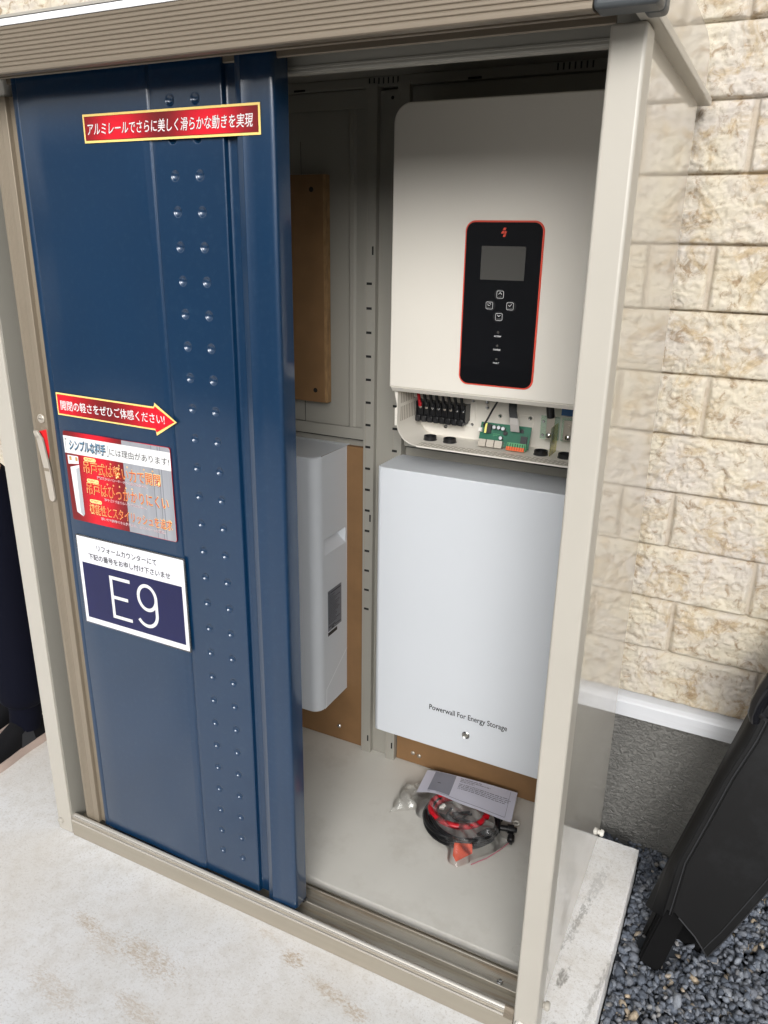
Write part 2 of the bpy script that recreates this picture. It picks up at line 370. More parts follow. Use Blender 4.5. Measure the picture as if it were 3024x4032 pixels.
# gravel: crushed stones
def gravel_mat():
    m = bpy.data.materials.new('crushed_blue_grey_stone'); m.use_nodes = True
    n = m.node_tree.nodes; l = m.node_tree.links; p = n["Principled BSDF"]; p.inputs['Roughness'].default_value = .8
    g = n.new("ShaderNodeNewGeometry"); cr = n.new("ShaderNodeValToRGB"); l.new(g.outputs['Random Per Island'], cr.inputs[0])
    e = cr.color_ramp.elements; e[0].color = srgb(78, 84, 94); e[1].position = .85; e[1].color = srgb(132, 138, 148)
    for pos, c in ((.3, srgb(98, 105, 117)), (.6, srgb(112, 116, 124)), (.95, srgb(150, 148, 146)), (.99, srgb(178, 162, 140))):
        k = e.new(pos); k.color = c
    tc = n.new("ShaderNodeTexCoord"); nz = n.new("ShaderNodeTexNoise"); nz.inputs['Scale'].default_value = 180; nz.inputs['Detail'].default_value = 5
    l.new(tc.outputs['Object'], nz.inputs['Vector'])
    mx = n.new("ShaderNodeMix"); mx.data_type = 'RGBA'; mx.blend_type = 'MULTIPLY'; mx.inputs[0].default_value = .7
    rp = n.new("ShaderNodeMapRange"); rp.inputs[1].default_value = .3; rp.inputs[2].default_value = .7; rp.inputs[3].default_value = .65; rp.inputs[4].default_value = 1.35
    l.new(nz.outputs[0], rp.inputs[0]); l.new(cr.outputs[0], mx.inputs[6]); l.new(rp.outputs[0], mx.inputs[7]); l.new(mx.outputs[2], p.inputs['Base Color'])
    b_ = n.new("ShaderNodeBump"); b_.inputs['Strength'].default_value = .5; b_.inputs['Distance'].default_value = .001
    l.new(nz.outputs[0], b_.inputs['Height']); l.new(b_.outputs[0], p.inputs['Normal'])
    return m
def make_gravel():
    bm = bmesh.new(); bmesh.ops.create_icosphere(bm, subdivisions=1, radius=1)
    V = np.array([v.co[:] for v in bm.verts]); F = np.array([[v.index for v in f.verts] for f in bm.faces]); bm.free()
    spots = []
    def fill(x0, x1, y0, y1, n):
        for _ in range(n): spots.append((random.uniform(x0, x1), random.uniform(y0, y1)))
    fill(1.268, 1.80, -.35, .69, 15000); fill(1.80, 2.6, -.9, .69, 3500); fill(1.268, 1.8, -.9, -.35, 2600); fill(-.6, 1.268, .60, .69, 2500)
    N = len(spots); P = np.array(spots)
    L = rng.uniform(.0050, .0125, N) * np.where(rng.random(N) < .06, 1.5, 1)
    A = np.stack([L, L * rng.uniform(.5, .85, N), L * rng.uniform(.35, .65, N)], 1)
    q = rng.normal(size=(N, 4)); q[:, 1:3] *= .55; q /= np.linalg.norm(q, axis=1)[:, None]
    w_, x, y, z = q.T
    Rm = np.stack([1 - 2 * (y * y + z * z), 2 * (x * y - z * w_), 2 * (x * z + y * w_), 2 * (x * y + z * w_), 1 - 2 * (x * x + z * z), 2 * (y * z - x * w_),
                   2 * (x * z - y * w_), 2 * (y * z + x * w_), 1 - 2 * (x * x + y * y)], 1).reshape(N, 3, 3)
    J = 1 + rng.uniform(-.36, .36, (N, len(V), 1))
    VV = V[None] * J * A[:, None, :]
    VV = np.einsum('nij,nkj->nki', Rm, VV)
    hz = -.088 + .022 * (fbm(P[:, 0] * 9, P[:, 1] * 9, 5, 3) - .5) + rng.uniform(-.010, .012, N)
    hz += np.clip((P[:, 0] - 1.34) * .12, 0, .04)
    d = np.hypot(P[:, 0] - 1.35, (P[:, 1] - .40)); hz -= np.clip(.035 - d * .5, 0, .03)
    VV += np.stack([P[:, 0], P[:, 1], hz], 1)[:, None, :]
    # keep stones out of the slab and the wall
    VV[:, :, 0] = np.where((P[:, 0] > 1.268)[:, None], np.maximum(VV[:, :, 0], 1.270), VV[:, :, 0])
    FF = (F[None] + (np.arange(N) * len(V))[:, None, None]).reshape(-1, 3)
    me = bpy.data.meshes.new('gravel'); me.vertices.add(N * len(V)); me.vertices.foreach_set('co', VV.astype(np.float32).ravel())
    me.loops.add(FF.size); me.loops.foreach_set('vertex_index', FF.ravel().astype(np.int32)); me.polygons.add(len(FF))
    me.polygons.foreach_set('loop_start', np.arange(0, FF.size, 3, dtype=np.int32)); me.polygons.foreach_set('loop_total', np.full(len(FF), 3, dtype=np.int32))
    me.update(calc_edges=True); me.materials.append(gravel_mat())
    o = bpy.data.objects.new('gravel', me); COL.objects.link(o); struct(o, 'stuff')
    o['label'] = 'crushed blue grey gravel between the slab and the house wall'; o['category'] = 'gravel'
make_gravel()
b = MB(); b.box(1.2675, 2.6, -.9, .69, -.129, -.092, mat('dark_gravel_bed', srgb(48, 52, 58), .95)); struct(b.build('gravel_bed'))

# ================================================================== HOUSE WALL
def stone_mat():
    m = bpy.data.materials.new('split_face_siding'); m.use_nodes = True
    n = m.node_tree.nodes; l = m.node_tree.links; p = n["Principled BSDF"]; p.inputs['Roughness'].default_value = .8
    tc = n.new("ShaderNodeTexCoord"); at = n.new("ShaderNodeAttribute"); at.attribute_name = 'tone'
    ah = n.new("ShaderNodeAttribute"); ah.attribute_name = 'height'
    def noise(sc, det, ro, dist=0):
        z = n.new("ShaderNodeTexNoise"); z.inputs['Scale'].default_value = sc; z.inputs['Detail'].default_value = det
        z.inputs['Roughness'].default_value = ro; z.inputs['Distortion'].default_value = dist; l.new(tc.outputs['Object'], z.inputs['Vector']); return z.outputs[0]
    def ramp(src, a, b_, lo=0, hi=1):
        r_ = n.new("ShaderNodeMapRange"); r_.inputs[1].default_value = a; r_.inputs[2].default_value = b_
        r_.inputs[3].default_value = lo; r_.inputs[4].default_value = hi; l.new(src, r_.inputs[0]); return r_.outputs[0]
    def mix(f, a, b_):
        x = n.new("ShaderNodeMix"); x.data_type = 'RGBA'; l.new(f, x.inputs[0])
        (l.new(a, x.inputs[6]) if hasattr(a, 'is_output') else setattr(x.inputs[6], 'default_value', a)); x.inputs[7].default_value = b_; return x.outputs[2]
    c = mix(ramp(noise(7, 4, .6, .6), .40, .60), srgb(208, 199, 180), srgb(200, 192, 182))
    c = mix(ramp(noise(13, 7, .72, 1.2), .49, .63, 0, .75), c, srgb(180, 158, 122))
    c = mix(ramp(noise(38, 6, .7, .8), .52, .66, 0, .75), c, srgb(142, 116, 84))
    c = mix(ramp(noise(70, 5, .7), .57, .7, 0, .55), c, srgb(220, 214, 202))
    c = mix(ramp(at.outputs['Fac'], 0, 1), c, srgb(186, 175, 160))
    l.new(c, p.inputs['Base Color'])
    b_ = n.new("ShaderNodeBump"); b_.inputs['Strength'].default_value = .9; b_.inputs['Distance'].default_value = .0032
    l.new(noise(170, 7, .75, .8), b_.inputs['Height']); l.new(b_.outputs[0], p.inputs['Normal'])
    return m
def make_wall():
    house = thing('house_wall', (1.2, .69, -.12), 'house wall with cream split-face stone siding, white drip trim and grey plinth', 'wall')
    X0, X1, Z0, Z1 = -1.6, 2.6, .362, 2.6
    xs = np.concatenate([np.arange(X0, 1.12, .012), np.arange(1.12, 1.62, .0026), np.arange(1.62, X1, .02)])
    zs = []
    pitch = .1246; zb = .485
    edges = [Z0] + [zb + pitch * k for k in range(0, 18)]
    for k in range(len(edges) - 1):
        a, c_ = edges[k], edges[k + 1]; a = a if k else Z0
        zs += list(a + np.array([0, .0012, .0034, .0048])) + list(np.linspace(a + .0075, c_ - .004, 36))[:-1] + [c_ - .004, c_ - .0015]
    zs = np.array(sorted(set(np.round(zs, 5)))); nx, nz = len(xs), len(zs)
    X, Z = np.meshgrid(xs, zs, indexing='ij')
    course = np.clip(np.floor((Z - zb) / pitch), -1, 40).astype(int)
    lo = np.where(course < 0, Z0, zb + pitch * course); f = Z - lo; hi = np.where(course < 0, zb - lo, pitch)
    refs = {-1: 1.4486, 0: 1.2555, 1: 1.400, 2: 1.222, 3: 1.44, 4: 1.256, 5: 1.43, 6: 1.228, 7: 1.42, 8: 1.264, 9: 1.40, 10: 1.2288, 11: 1.41, 12: 1.25, 13: 1.43}
    rx = np.vectorize(lambda k: refs.get(int(k), 1.25 + .15 * (int(k) % 2)))(course)
    BL = .372; q = (X - rx) / BL; blk = np.floor(q); dx = np.minimum(q - blk, 1 - (q - blk)) * BL
    sd_ = course * 31 + blk * 7
    ox = sd_ * 1.37
    wx = .010 * fbm(X * 40, Z * 40, 77, 3); wz = .010 * fbm(X * 40 + 9, Z * 40, 78, 3)
    h = .5 * fbm(X * 22 + ox + wx * 60, Z * 34 + ox + wz * 60, 3, 5, True, .62) + .18 * fbm(X * 8 + ox, Z * 10, 9, 3) + .42 * fbm(X * 75 + Z * 40 + wx * 200, Z * 110 - X * 30 + ox, 21, 4, True, .6)
    h = (h - .6) * .018
    ez = np.minimum(f, hi - f); face = np.clip((dx - .004) / .006, 0, 1) * np.clip((ez - .001) / .007, 0, 1)
    y = .664 - (.004 + h) * face
    gap = (f < .0035); y = np.where(gap, .676, y)
    vj = (dx < .0042) & ~gap; y = np.where(vj, .669, y)
    P = np.stack([X, y, Z], -1).reshape(-1, 3)
    o = grid_obj('stone_siding', P, nx, nz, stone_mat(), True, house, loc=(1.2, .66, .36))
    tone = np.where(vj, .75, 0).ravel().astype(np.float32)
    a = o.data.attributes.new('tone', 'FLOAT', 'POINT'); a.data.foreach_set('value', tone)
    # backing, trim, plinth
    b = MB(); b.box(X0, X1, .677, .9, .362, 2.6, mat('siding_back', srgb(90, 84, 76), .9)); b.build('wall_core', house)
    b = MB()
    b.extrude([(.676, .3605), (.652, .3555), (.643, .3500), (.640, .3465), (.640, .3115), (.644, .3095), (.676, .3095)], X0, X1, TRIMW, 'x'); b.build('drip_trim', house)
    pl = bpy.data.materials.new('textured_grey_plinth'); pl.use_nodes = True; n = pl.node_tree.nodes; l = pl.node_tree.links; p = n["Principled BSDF"]
    p.inputs['Base Color'].default_value = srgb(122, 121, 117); p.inputs['Roughness'].default_value = .62
    tc = n.new("ShaderNodeTexCoord"); mp = n.new("ShaderNodeMapping"); mp.inputs['Scale'].default_value = (1, 1, 1.6); l.new(tc.outputs['Object'], mp.inputs[0])
    z1 = n.new("ShaderNodeTexNoise"); z1.inputs['Scale'].default_value = 95; z1.inputs['Detail'].default_value = 3; z1.inputs['Distortion'].default_value = .8; l.new(mp.outputs[0], z1.inputs['Vector'])
    r_ = n.new("ShaderNodeMapRange"); r_.inputs[1].default_value = .42; r_.inputs[2].default_value = .62; l.new(z1.outputs[0], r_.inputs[0])
    bb = n.new("ShaderNodeBump"); bb.inputs['Strength'].default_value = 1; bb.inputs['Distance'].default_value = .0034; l.new(r_.outputs[0], bb.inputs['Height']); l.new(bb.outputs[0], p.inputs['Normal'])
    b = MB(); b.box(X0, X1, .688, .9, -.16, .361, pl); b.build('plinth', house)
make_wall()

# ================================================================== SHED
X1 = 1.171     # outer face of side panels
shed = thing('garden_shed', (.6, .3, 0), 'beige steel garden shed with its blue door slid left and equipment inside', 'shed')
# corner posts
b = MB(); b.box(0.0, .0452, 0, .046, .002, 1.592, BEIGE, .0025); b.box(.0459, .0475, .004, .05, .012, 1.60, INNER)
b.box(.004, .0452, .046, .062, .004, 1.60, BEIGE); po = b.build('corner_post', shed)
b = MB(); b.lathe((.0115, -.0005, .0292), (0, -1, 0), [(0, .0075), (.003, .0075), (.0052, .006), (.006, .003)], BEIGE); b.build('bolt_cap', po)
b = MB(); b.box(1.137, 1.179, 0, .05, -.002, 1.592, BEIGE, .0042, 3); po = b.build('corner_post', shed)
b = MB(); b.lathe((1.1495, -.0005, .0395), (0, -1, 0), [(0, .0075), (.003, .0075), (.0052, .006), (.006, .003)], WHITEP); b.build('bolt_cap', po)
# side panels (glossy), with a lower edge and small ripples from the bump
def side_panel(x0, x1):
    b = MB(); b.box(x0, x1, .0505, .597, .003, 1.60, PANEL, .0015)
    return b.build('side_panel', shed)
sp = side_panel(1.163, X1)
b = MB(); b.box(0.0, .008, .063, .597, .003, 1.60, PANEL); b.build('side_panel', shed)
for (y, z, s_) in ((.0445, .0423, 1), (.5816, -.0 + .012, 1)):
    b = MB(); xx = X1 if y > .1 else 1.1795; b.lathe((xx, y, z + (.012 if y < .1 else 0)), (1, 0, 0), [(0, .0055), (.004, .0055), (.004, .0085), (.0095, .0085), (.012, .006)], WHITEP if y > .1 else BEIGE); b.build('panel_bolt', sp)
# back panel
b = MB()
b.box(.008, 1.163, .603, .609, .02, 1.670, INNER)
b.build('back_panel', shed)
# pressed wall panels in the upper bays
def bay(x0, x1, z0, z1):
    b = MB()
    # outer flange and recessed field with steps
    b.box(x0, x1, .5850, .5885, z0, z0 + .028, INNER, .001); b.box(x0, x1, .5850, .5885, z1 - .035, z1, INNER, .001)
    b.box(x1 - .006, x1, .5850, .5885, z0 + .028, z1 - .035, INNER, .0005); b.box(x0, x0 + .006, .5850, .5885, z0 + .028, z1 - .035, INNER, .0005)
    b.extrude([(x0 + .006, .592), (x1 - .045, .592), (x1 - .040, .5895), (x1 - .031, .5895), (x1 - .026, .5935), (x1 - .0075, .5935), (x1 - .006, .5875), (x1 - .006, .600), (x0 + .006, .600)], z0 + .028, z1 - .035, INNER, 'z')
    b.box(x0, x1, .594, .601, z0 - .004, z0 + .0005, RUBBER_AND_SHADE)  # black strip paints the deep shade in the gap under the panel
    b.build('wall_panel', shed)
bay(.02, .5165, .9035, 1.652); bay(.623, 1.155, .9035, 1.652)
b = MB()
for z0_, z1_ in ((.9335, 1.00), (.9335, 1.50)):
    pass
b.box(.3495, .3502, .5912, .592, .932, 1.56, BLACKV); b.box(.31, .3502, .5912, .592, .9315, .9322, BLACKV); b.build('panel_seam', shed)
# back studs with slots
def stud(x0, x1, slots, xs_, w_=.0132):
    b = MB()
    b.extrude([(x0, .574), (x1, .574), (x1, .600), (x1 - .0012, .600), (x1 - .0012, .5752), (x0 + .0012, .5752), (x0 + .0012, .600), (x0, .600)], .03, 1.66, INNER, 'z')
    b.box(x0 + .0055, x0 + .0061, .5735, .5741, .03, 1.64, SLOT)
    st = b.build('slotted_stud', shed)
    b = MB()
    for z in slots: b.box(xs_ - w_ / 2, xs_ + w_ / 2, .5732, .5738, z - .0027, z + .0027, BLACKV)
    for z in (1.335, .7125, .075): b.box(x1 - .009, x1 - .0052, .5732, .5738, z - .009, z + .009, BLACKV)
    b.build('stud_slots', st)
zl = [1.2654 - .0534 * k for k in range(16)]
stud(.5215, .5490, zl, .5340); stud(.5950, .6214, [.9972 - .0530 * k for k in range(-3, 3)], .6045, .0125)
b = MB(); b.box(.549, .595, .588, .600, .03, 1.648, INNER, .001); b.lathe((.577, .5882, 1.634), (0, -1, 0), [(0, .0035), (.0004, .0035)], BLACKV); b.build('stud_web', shed)
# beam along the back top, with vent slots
b = MB(); b.box(.008, 1.163, .577, .603, 1.6535, 1.6725, INNER, .002); b.box(.008, 1.163, .450, .577, 1.6728, 1.6735, INNER); bb_ = b.build('back_beam', shed)
b = MB()
for g0 in (.5275, .9195, .12):
    for k in range(7): b.box(g0 + .0108 * k, g0 + .0108 * k + .0028, .5762, .5769, 1.6585, 1.6700, BLACKV)
for g0 in (.345, .745): b.box(g0, g0 + .028, .5762, .5769, 1.6545, 1.6585, BLACKV)
b.build('vent_slots', bb_)
# floor
b = MB()
b.extrude([(.600, .0294), (.1285, .0294), (.1265, .0288), (.1135, .0195), (.1125, .010), (.1140, .010), (.1150, .0185), (.1275, .0272), (.600, .0272)], .008, 1.163, FLOORM, 'x')
b.build('shed_floor', shed)
b = MB(); b.lathe((1.101, .1541, .0296), (0, 0, 1), [(0, .0135), (.0006, .0135), (.0006, .0125), (.0001, .0120), (.0001, .0)], FLOORM); b.build('floor_knockout', shed)
b = MB(); b.box(.004, 1.167, .05, .598, .001, .009, INNER); b.build('base_frame', shed)
# front sill
b = MB()
b.extrude([(0.0, .001), (0.0, .0442), (.0006, .0452), (.0022, .0456), (.0030, .0462), (.0034, .0500), (.0034, .0505), (.030, .030), (.030, .001)],   .0476, 1.1365, mat('champagne_sill', srgb(158, 150, 136), .36, metal=.25, var=.05, vscale=10, stretch=(.4, 6, 6)), 'x')
sill = b.build('front_sill', shed)
b = MB()
pr_ = [(.0030, .0465), (.0036, .0505), (.0054, .0543), (.0082, .0567), (.0112, .0573), (.0136, .0560), (.0155, .0530), (.0165, .0480), (.0166, .0380)]
b.extrude(pr_, .0476, 1.119, RIDGE, 'x', closed=False, smooth=True); b.build('sill_edge', sill)
b = MB(); b.extrude([(-.0006, .0415), (-.0008, .0440), (-.0002, .0456), (.0012, .0462), (.0028, .0462)], .0476, 1.119, RIDGE, 'x', closed=False, smooth=True); b.build('sill_lip', sill)
b = MB(); b.extrude([(-.0012, .0400), (-.0012, .0452), (.0025, .0475), (.004, .0525), (.0075, .0577), (.0115, .0583), (.0160, .054), (.0175, .034)], 1.1192, 1.1368, ALU, 'x', closed=False); b.build('sill_end_cap', sill)
b = MB()
prof = [(.0166, .034), (.0500, .034), (.0506, .0352), (.0506, .0446), (.0512, .0452), (.0538, .0452), (.0544, .0446), (.0544, .036)]
for k in range(10): y0 = .056 + k * .0031; prof += [(y0, .0360), (y0 + .0012, .0366), (y0 + .0024, .0360)]
prof += [(.0872, .0360), (.0872, .0434), (.0878, .0440), (.0902, .0440), (.0908, .0434), (.0908, .030), (.104, .030), (.104, .0335), (.1062, .0335), (.1062, .012), (.112, .012)]
b.extrude(prof, .0476, 1.134, TRACK, 'x', closed=False); tr = b.build('door_track', shed)
b = MB(); b.lathe((1.0912, .0659, .0366), (0, 0, 1), [(0, .006), (.0008, .006), (.002, .0042), (.003, .0040), (.0024, .0022), (.0014, .0018)], CHROME); b.build('track_screw', tr)
# header rail across the top
b = MB()
hp = [(-.078, 1.5895)]
zc = 1.5925
for k in range(9):
    hp += [(-.0780, zc), (-.0776, zc + .0026), (-.0764, zc + .0034), (-.0764, zc + .0042), (-.0776, zc + .0050), (-.0780, zc + .0056)]; zc += .0060
hp += [(-.0780, 1.6490), (-.0774, 1.6500), (-.060, 1.6500), (-.040, 1.6500), (-.040, 1.606), (-.0560, 1.606), (-.0560, 1.5905), (-.060, 1.5885), (-.076, 1.5880)]
b.extrude(hp, -.03, 1.1335, ALU, 'x'); hd = b.build('header_rail', shed)
b = MB(); b.extrude([(-.0790, 1.6504), (-.0795, 1.6520), (-.0745, 1.6605), (-.066, 1.6630), (.0, 1.684), (.0, 1.678), (-.05, 1.656)], -.03, 1.1335, WHITE_STRIP, 'x'); b.build('header_top_strip', hd)
# stepped underside: door hanging rail and inner beam
b = MB()
b.extrude([(-.050, 1.612), (-.0022, 1.612), (-.0022, 1.6005), (-.0010, 1.5995), (.0018, 1.5995), (.003, 1.6005), (.003, 1.613), (.0278, 1.613), (.0278, 1.5985), (.0290, 1.5972), (.0318, 1.5972), (.033, 1.5985), (.033, 1.63), (.0185, 1.65), (-.0500, 1.65)], .0476, 1.137, ALU, 'x')
b.build('hanging_rail', shed)
b = MB()
b.extrude([(.068, 1.5900), (.0695, 1.5895), (.0695, 1.5865), (.071, 1.5845), (.090, 1.5845), (.090, 1.66), (.0695, 1.66), (.0695, 1.5935), (.068, 1.5925)], .0476, 1.163, INNER, 'x'); b.build('inner_beam', shed)
# roof
b = MB(); b.extrude([(-.074, 1.662), (.03, 1.688), (.62, 1.672), (.62, 1.675), (.03, 1.692), (-.076, 1.665)], -.03, 1.1705, BEIGE, 'x'); b.build('roof', shed)
for xx0, xx1 in ((1.168, 1.1905), (-.0285, -.006)):
    b = MB(); b.box(xx0, xx1, -.050, .630, 1.5925, 1.6055, BEIGE, .0022); b.box(xx0 + .001, xx1 - .004, -.045, .625, 1.6055, 1.609, RUBBER_AND_SHADE)
    b.build('roof_side_rail', shed)
    b = MB(); q0, q1 = (1.170, 1.1775) if xx0 > 1 else (-.020, -.012)
    b.extrude([(-.045, 1.606), (.628, 1.606), (.628, 1.668), (.60, 1.686), (.545, 1.694), (.03, 1.694), (-.045, 1.660)], q0, q1, PANEL, 'x'); b.build('roof_end_panel', shed)
b = MB(); b.box(1.1338, 1.2020, -.0792, -.042, 1.5880, 1.668, DARKGREY, .005, 3); b.box(1.178, 1.2020, -.042, -.012, 1.5890, 1.662, DARKGREY, .006, 3); b.build('roof_corner_cap', shed)
b = MB(); b.box(-.040, -.03, -.0805, -.005, 1.5845, 1.668, DARKGREY, .004); b.build('roof_corner_cap', shed)

# ------------------------------------------------------------------ sliding door
def make_door():
    door = bpy.data.objects.new('sliding_door', None); COL.objects.link(door); door.parent = shed; door.location = Vector((.35, .04, .05)) - Vector(shed.location)
    door.empty_display_size = .05
    prof = [(.1362, .0540), (.1362, .0215), (.1368, .0206), (.1380, .0203), (.1475, .0203), (.1483, .0215), (.1490, .0222), (.1497, .0208), (.1506, .0191), (.1520, .0188), (.20, .0188), (.28, .0188), (.35, .0188), (.4190, .0188),
            (.4215, .01895), (.4300, .0203), (.4335, .0208), (.4345, .0230), (.4352, .0236), (.4360, .0224), (.4380, .0220)]
    dxs = list(np.arange(.4640, .5460, .00115)); strip = [(.445, .0220), (.4625, .0220)] + [(x, .0220) for x in dxs] + [(.555, .0220), (.5700, .0220)]
    tail = [(.5722, .0221), (.5732, .0230), (.5738, .0250), (.5744, .0300), (.5752, .0318), (.580, .0322), (.590, .0322), (.5985, .0320), (.5995, .0300), (.6003, .0205), (.6010, .0185), (.6025, .0178), (.6110, .0170), (.6118, .0163), (.6125, .0169), (.635, .0169), (.6600, .0168),
            (.6640, .0174), (.6664, .0190), (.6676, .0215), (.6680, .0250), (.6684, .040), (.6686, .0545)]
    pr_ = prof + strip + tail
    xs = np.array([p[0] for p in pr_]); ys = np.array([p[1] for p in pr_])
    zd = [1.553 - .05285 * k for k in range(28)]
    zz = [.0535]
    for z in sorted(zd): zz += list(np.linspace(z - .0092, z + .0092, 17))
    zz += [1.585, 1.6065]; zz = np.array(sorted(zz)); nx, nz = len(xs), len(zz)
    X, Z = np.meshgrid(xs, zz, indexing='ij'); Y = np.repeat(ys[:, None], nz, 1)
    Y += .0009 * np.sin(Z * 5.3 + X * 9) * (X < .66) * (X > .15) + .0005 * np.sin(Z * 13 + X * 26) * (X < .42) * (X > .15)
    for cx_t, cx_b in ((.4757, .4845), (.5240, .5352)):
        for k, z in enumerate(zd):
            t = k / 27; cx = cx_t + (cx_b - cx_t) * min(1, t * 1.6)
            r = np.hypot(X - cx, Z - z) / .0078
            Y += np.where(r < 1, .0040 * np.clip(1 - r ** 2, 0, 1) ** .7, 0)
    P = np.stack([X, Y, Z], -1).reshape(-1, 3)
    o = grid_obj('door_skin', P, nx, nz, BLUE, True, door, loc=(.35, .04, .05))
    b = MB(); b.box(.1366, .668, .0545, .0560, .0535, 1.6065, BLUE)
    # bottom and top closers
    b.box(.1366, .430, .0215, .0545, .0537, .0550, BLUE); b.box(.430, .573, .0250, .0545, .0537, .0550, BLUE); b.box(.573, .600, .0340, .0545, .0537, .0550, BLUE); b.box(.602, .6676, .0195, .0545, .0537, .0550, BLUE)
    b.box(.662, .6700, .044, .0555, .0475, .0534, RUBBER_AND_SHADE); b.build('door_back', door)
    # left stile with fine ribs
    b = MB(); p_ = [(.0800, .050), (.0800, .0185), (.0806, .0175), (.0870, .0172)]
    x = .0885
    for k in range(5): p_ += [(x, .0172), (x + .0008, .0185), (x + .0016, .0172)]; x += .0038
    p_ += [(.1190, .0172), (.1203, .0178), (.1206, .0200), (.1208, .0262), (.1330, .0262), (.1342, .0225), (.1352, .0222), (.1358, .0240), (.1360, .052)]
    b.extrude(p_, .0535, 1.578, ALUV, 'z'); st = b.build('door_stile', door)
    b = MB(); b.box(.084, .118, .020, .048, 1.578, 1.606, WHITEP, .003); b.build('door_roller', door)
    # lock and lever
    b = MB(); c = (.1072, .0171, 1.0190)
    b.lathe(c, (0, -1, 0), [(0, .0088), (.0022, .0088), (.0030, .0078), (.0030, .0062), (.0018, .0058), (.0018, .0048), (.0034, .0046), (.0038, .0038)], HANDLE, 28); b.box(c[0] - .0040, c[0] + .0040, .0128, .0133, c[2] - .0006, c[2] + .0006, BLACKV)
    b.build('key_lock', door)
    b = MB()
    # recess frame, red latch wedge and lever standing off the stile
    b.slab(rrect(.1035, .1202, .848, 1.003, .008), .0164, .0172, ALUV)
    h = b.build('lever_base', door)
    b = MB(); b.add([(.1070, .0163, .9960), (.1168, .0163, .9985), (.1185, .0163, .955), (.114, .0163, .938), (.1060, .0085, .9960), (.1120, .0085, .9960), (.1165, .0125, .9550), (.113, .0140, .938)],
                   [(0, 1, 2, 3), (4, 7, 6, 5), (0, 4, 5, 1), (1, 5, 6, 2), (2, 6, 7, 3), (3, 7, 4, 0)], REDH); b.build('red_latch', door)
    b = MB()
    A = Vector((.1125, .0140, .8600)); mid = Vector((.1118, .0115, .9180)); B = Vector((.1065, .0030, .9900))
    def ring(c, n_, wx, th):
        return [c + Vector((sx * wx, 0, 0)) + n_ * sy * th for sx, sy in ((-1, -.6), (-.8, -1), (.8, -1), (1, -.6), (1, .6), (.8, 1), (-.8, 1), (-1, .6))]
    rs = []; n1 = Vector((0, 1, 0))
    seq = [(A - Vector((0, 0, .0085)), .0035), (A - Vector((0, 0, .0055)), .0066), (A, .0080), (mid, .0080), (B - Vector((-.002, -.003, .008)), .0080), (B, .0078), (B + Vector((-.0010, -.001, .0052)), .0062), (B + Vector((-.0015, -.0015, .0080)), .0034)]
    vs = []
    for c_, wx in seq: vs += ring(c_, n1, wx, .0028)
    fs = [tuple(range(8)), tuple(8 * (len(seq) - 1) + k for k in range(8))[::-1]]
    for i in range(len(seq) - 1):
        for k in range(8): fs.append((i * 8 + k, i * 8 + (k + 1) % 8, (i + 1) * 8 + (k + 1) % 8, (i + 1) * 8 + k))
    b.add(vs, fs, HANDLE, False); b.box(.1045, .1190, .0084, .0089, .9150, .9215, ALUV); b.build('lever_handle', door)
    b = MB()
    b.text('PUSH', B.x - .0048, B.x + .0048, B.z - .004, .0030, B.y - .0034, SLOT); b.build('lever_mark', door) if b.v else None
    return door
make_door()

# ------------------------------------------------------------------ signs on the door
YD = .0186
def red_panel_mat(name, scale, loc):
    m = bpy.data.materials.new(name); m.use_nodes = True; n = m.node_tree.nodes; l = m.node_tree.links; p = n["Principled BSDF"]; p.inputs['Roughness'].default_value = .32
    tc = n.new("ShaderNodeTexCoord"); mp = n.new("ShaderNodeMapping"); mp.inputs['Scale'].default_value = scale; mp.inputs['Location'].default_value = loc; l.new(tc.outputs['Object'], mp.inputs[0])
    nz = n.new("ShaderNodeTexWave"); nz.inputs['Scale'].default_value = 1; nz.inputs['Distortion'].default_value = .6; nz.inputs['Detail'].default_value = 0; l.new(mp.outputs[0], nz.inputs['Vector'])
    cr = n.new("ShaderNodeValToRGB"); cr.color_ramp.elements[0].color = srgb(112, 20, 24); cr.color_ramp.elements[1].color = srgb(220, 18, 40); l.new(nz.outputs['Color'], cr.inputs[0])
    l.new(cr.outputs[0], p.inputs['Base Color']); return m
RED1 = red_panel_mat('red_banner_print', (1.75, 0, 0), (.75, 0, 0)); RED2 = red_panel_mat('red_arrow_print', (1.2, 0, .8), (.6, 0, 0)); RED3 = red_panel_mat('red_poster_print', (2.2, 0, 1.4), (.9, 0, .2))
def sign_root(name, x, z, label, cat='sign'):
    return thing(name, (x, YD, z), label, cat)
# banner (bridges the grooves)
t = sign_root('banner_sticker', .4718, 1.5, 'long red banner with gold border and white Japanese lettering, near top of blue door')
bx0, bx1, bz0, bz1 = .2980, .6457, 1.4988, 1.5410
b = MB(); b.box(bx0, bx1, .0156, .0162, bz0, bz1, GOLD); b.box(bx0 + .0035, bx1 - .0035, .0150, .0155, bz0 + .0035, bz1 - .0035, mat('dark_red_line', srgb(120, 40, 20), .4)); b.build('banner_border', t)
b = MB(); b.sheet([(bx0 + .0042, bz0 + .0042), (bx1 - .0042, bz0 + .0042), (bx1 - .0042, bz1 - .0042), (bx0 + .0042, bz1 - .0042)], .0148, RED1); b.build('banner_face', t)
b = MB(); txt = 'アルミレールでさらに美しく滑らかな動きを実現'
b.text(txt, .3085, .6345, 1.5180, .0185, .01465, mat('text_shadow_red', srgb(150, 60, 60), .5), .012, .18); b.text(txt, .3075, .6335, 1.5188, .0185, .0145, WHITEINK, .004, .18); b.build('lettering', t)
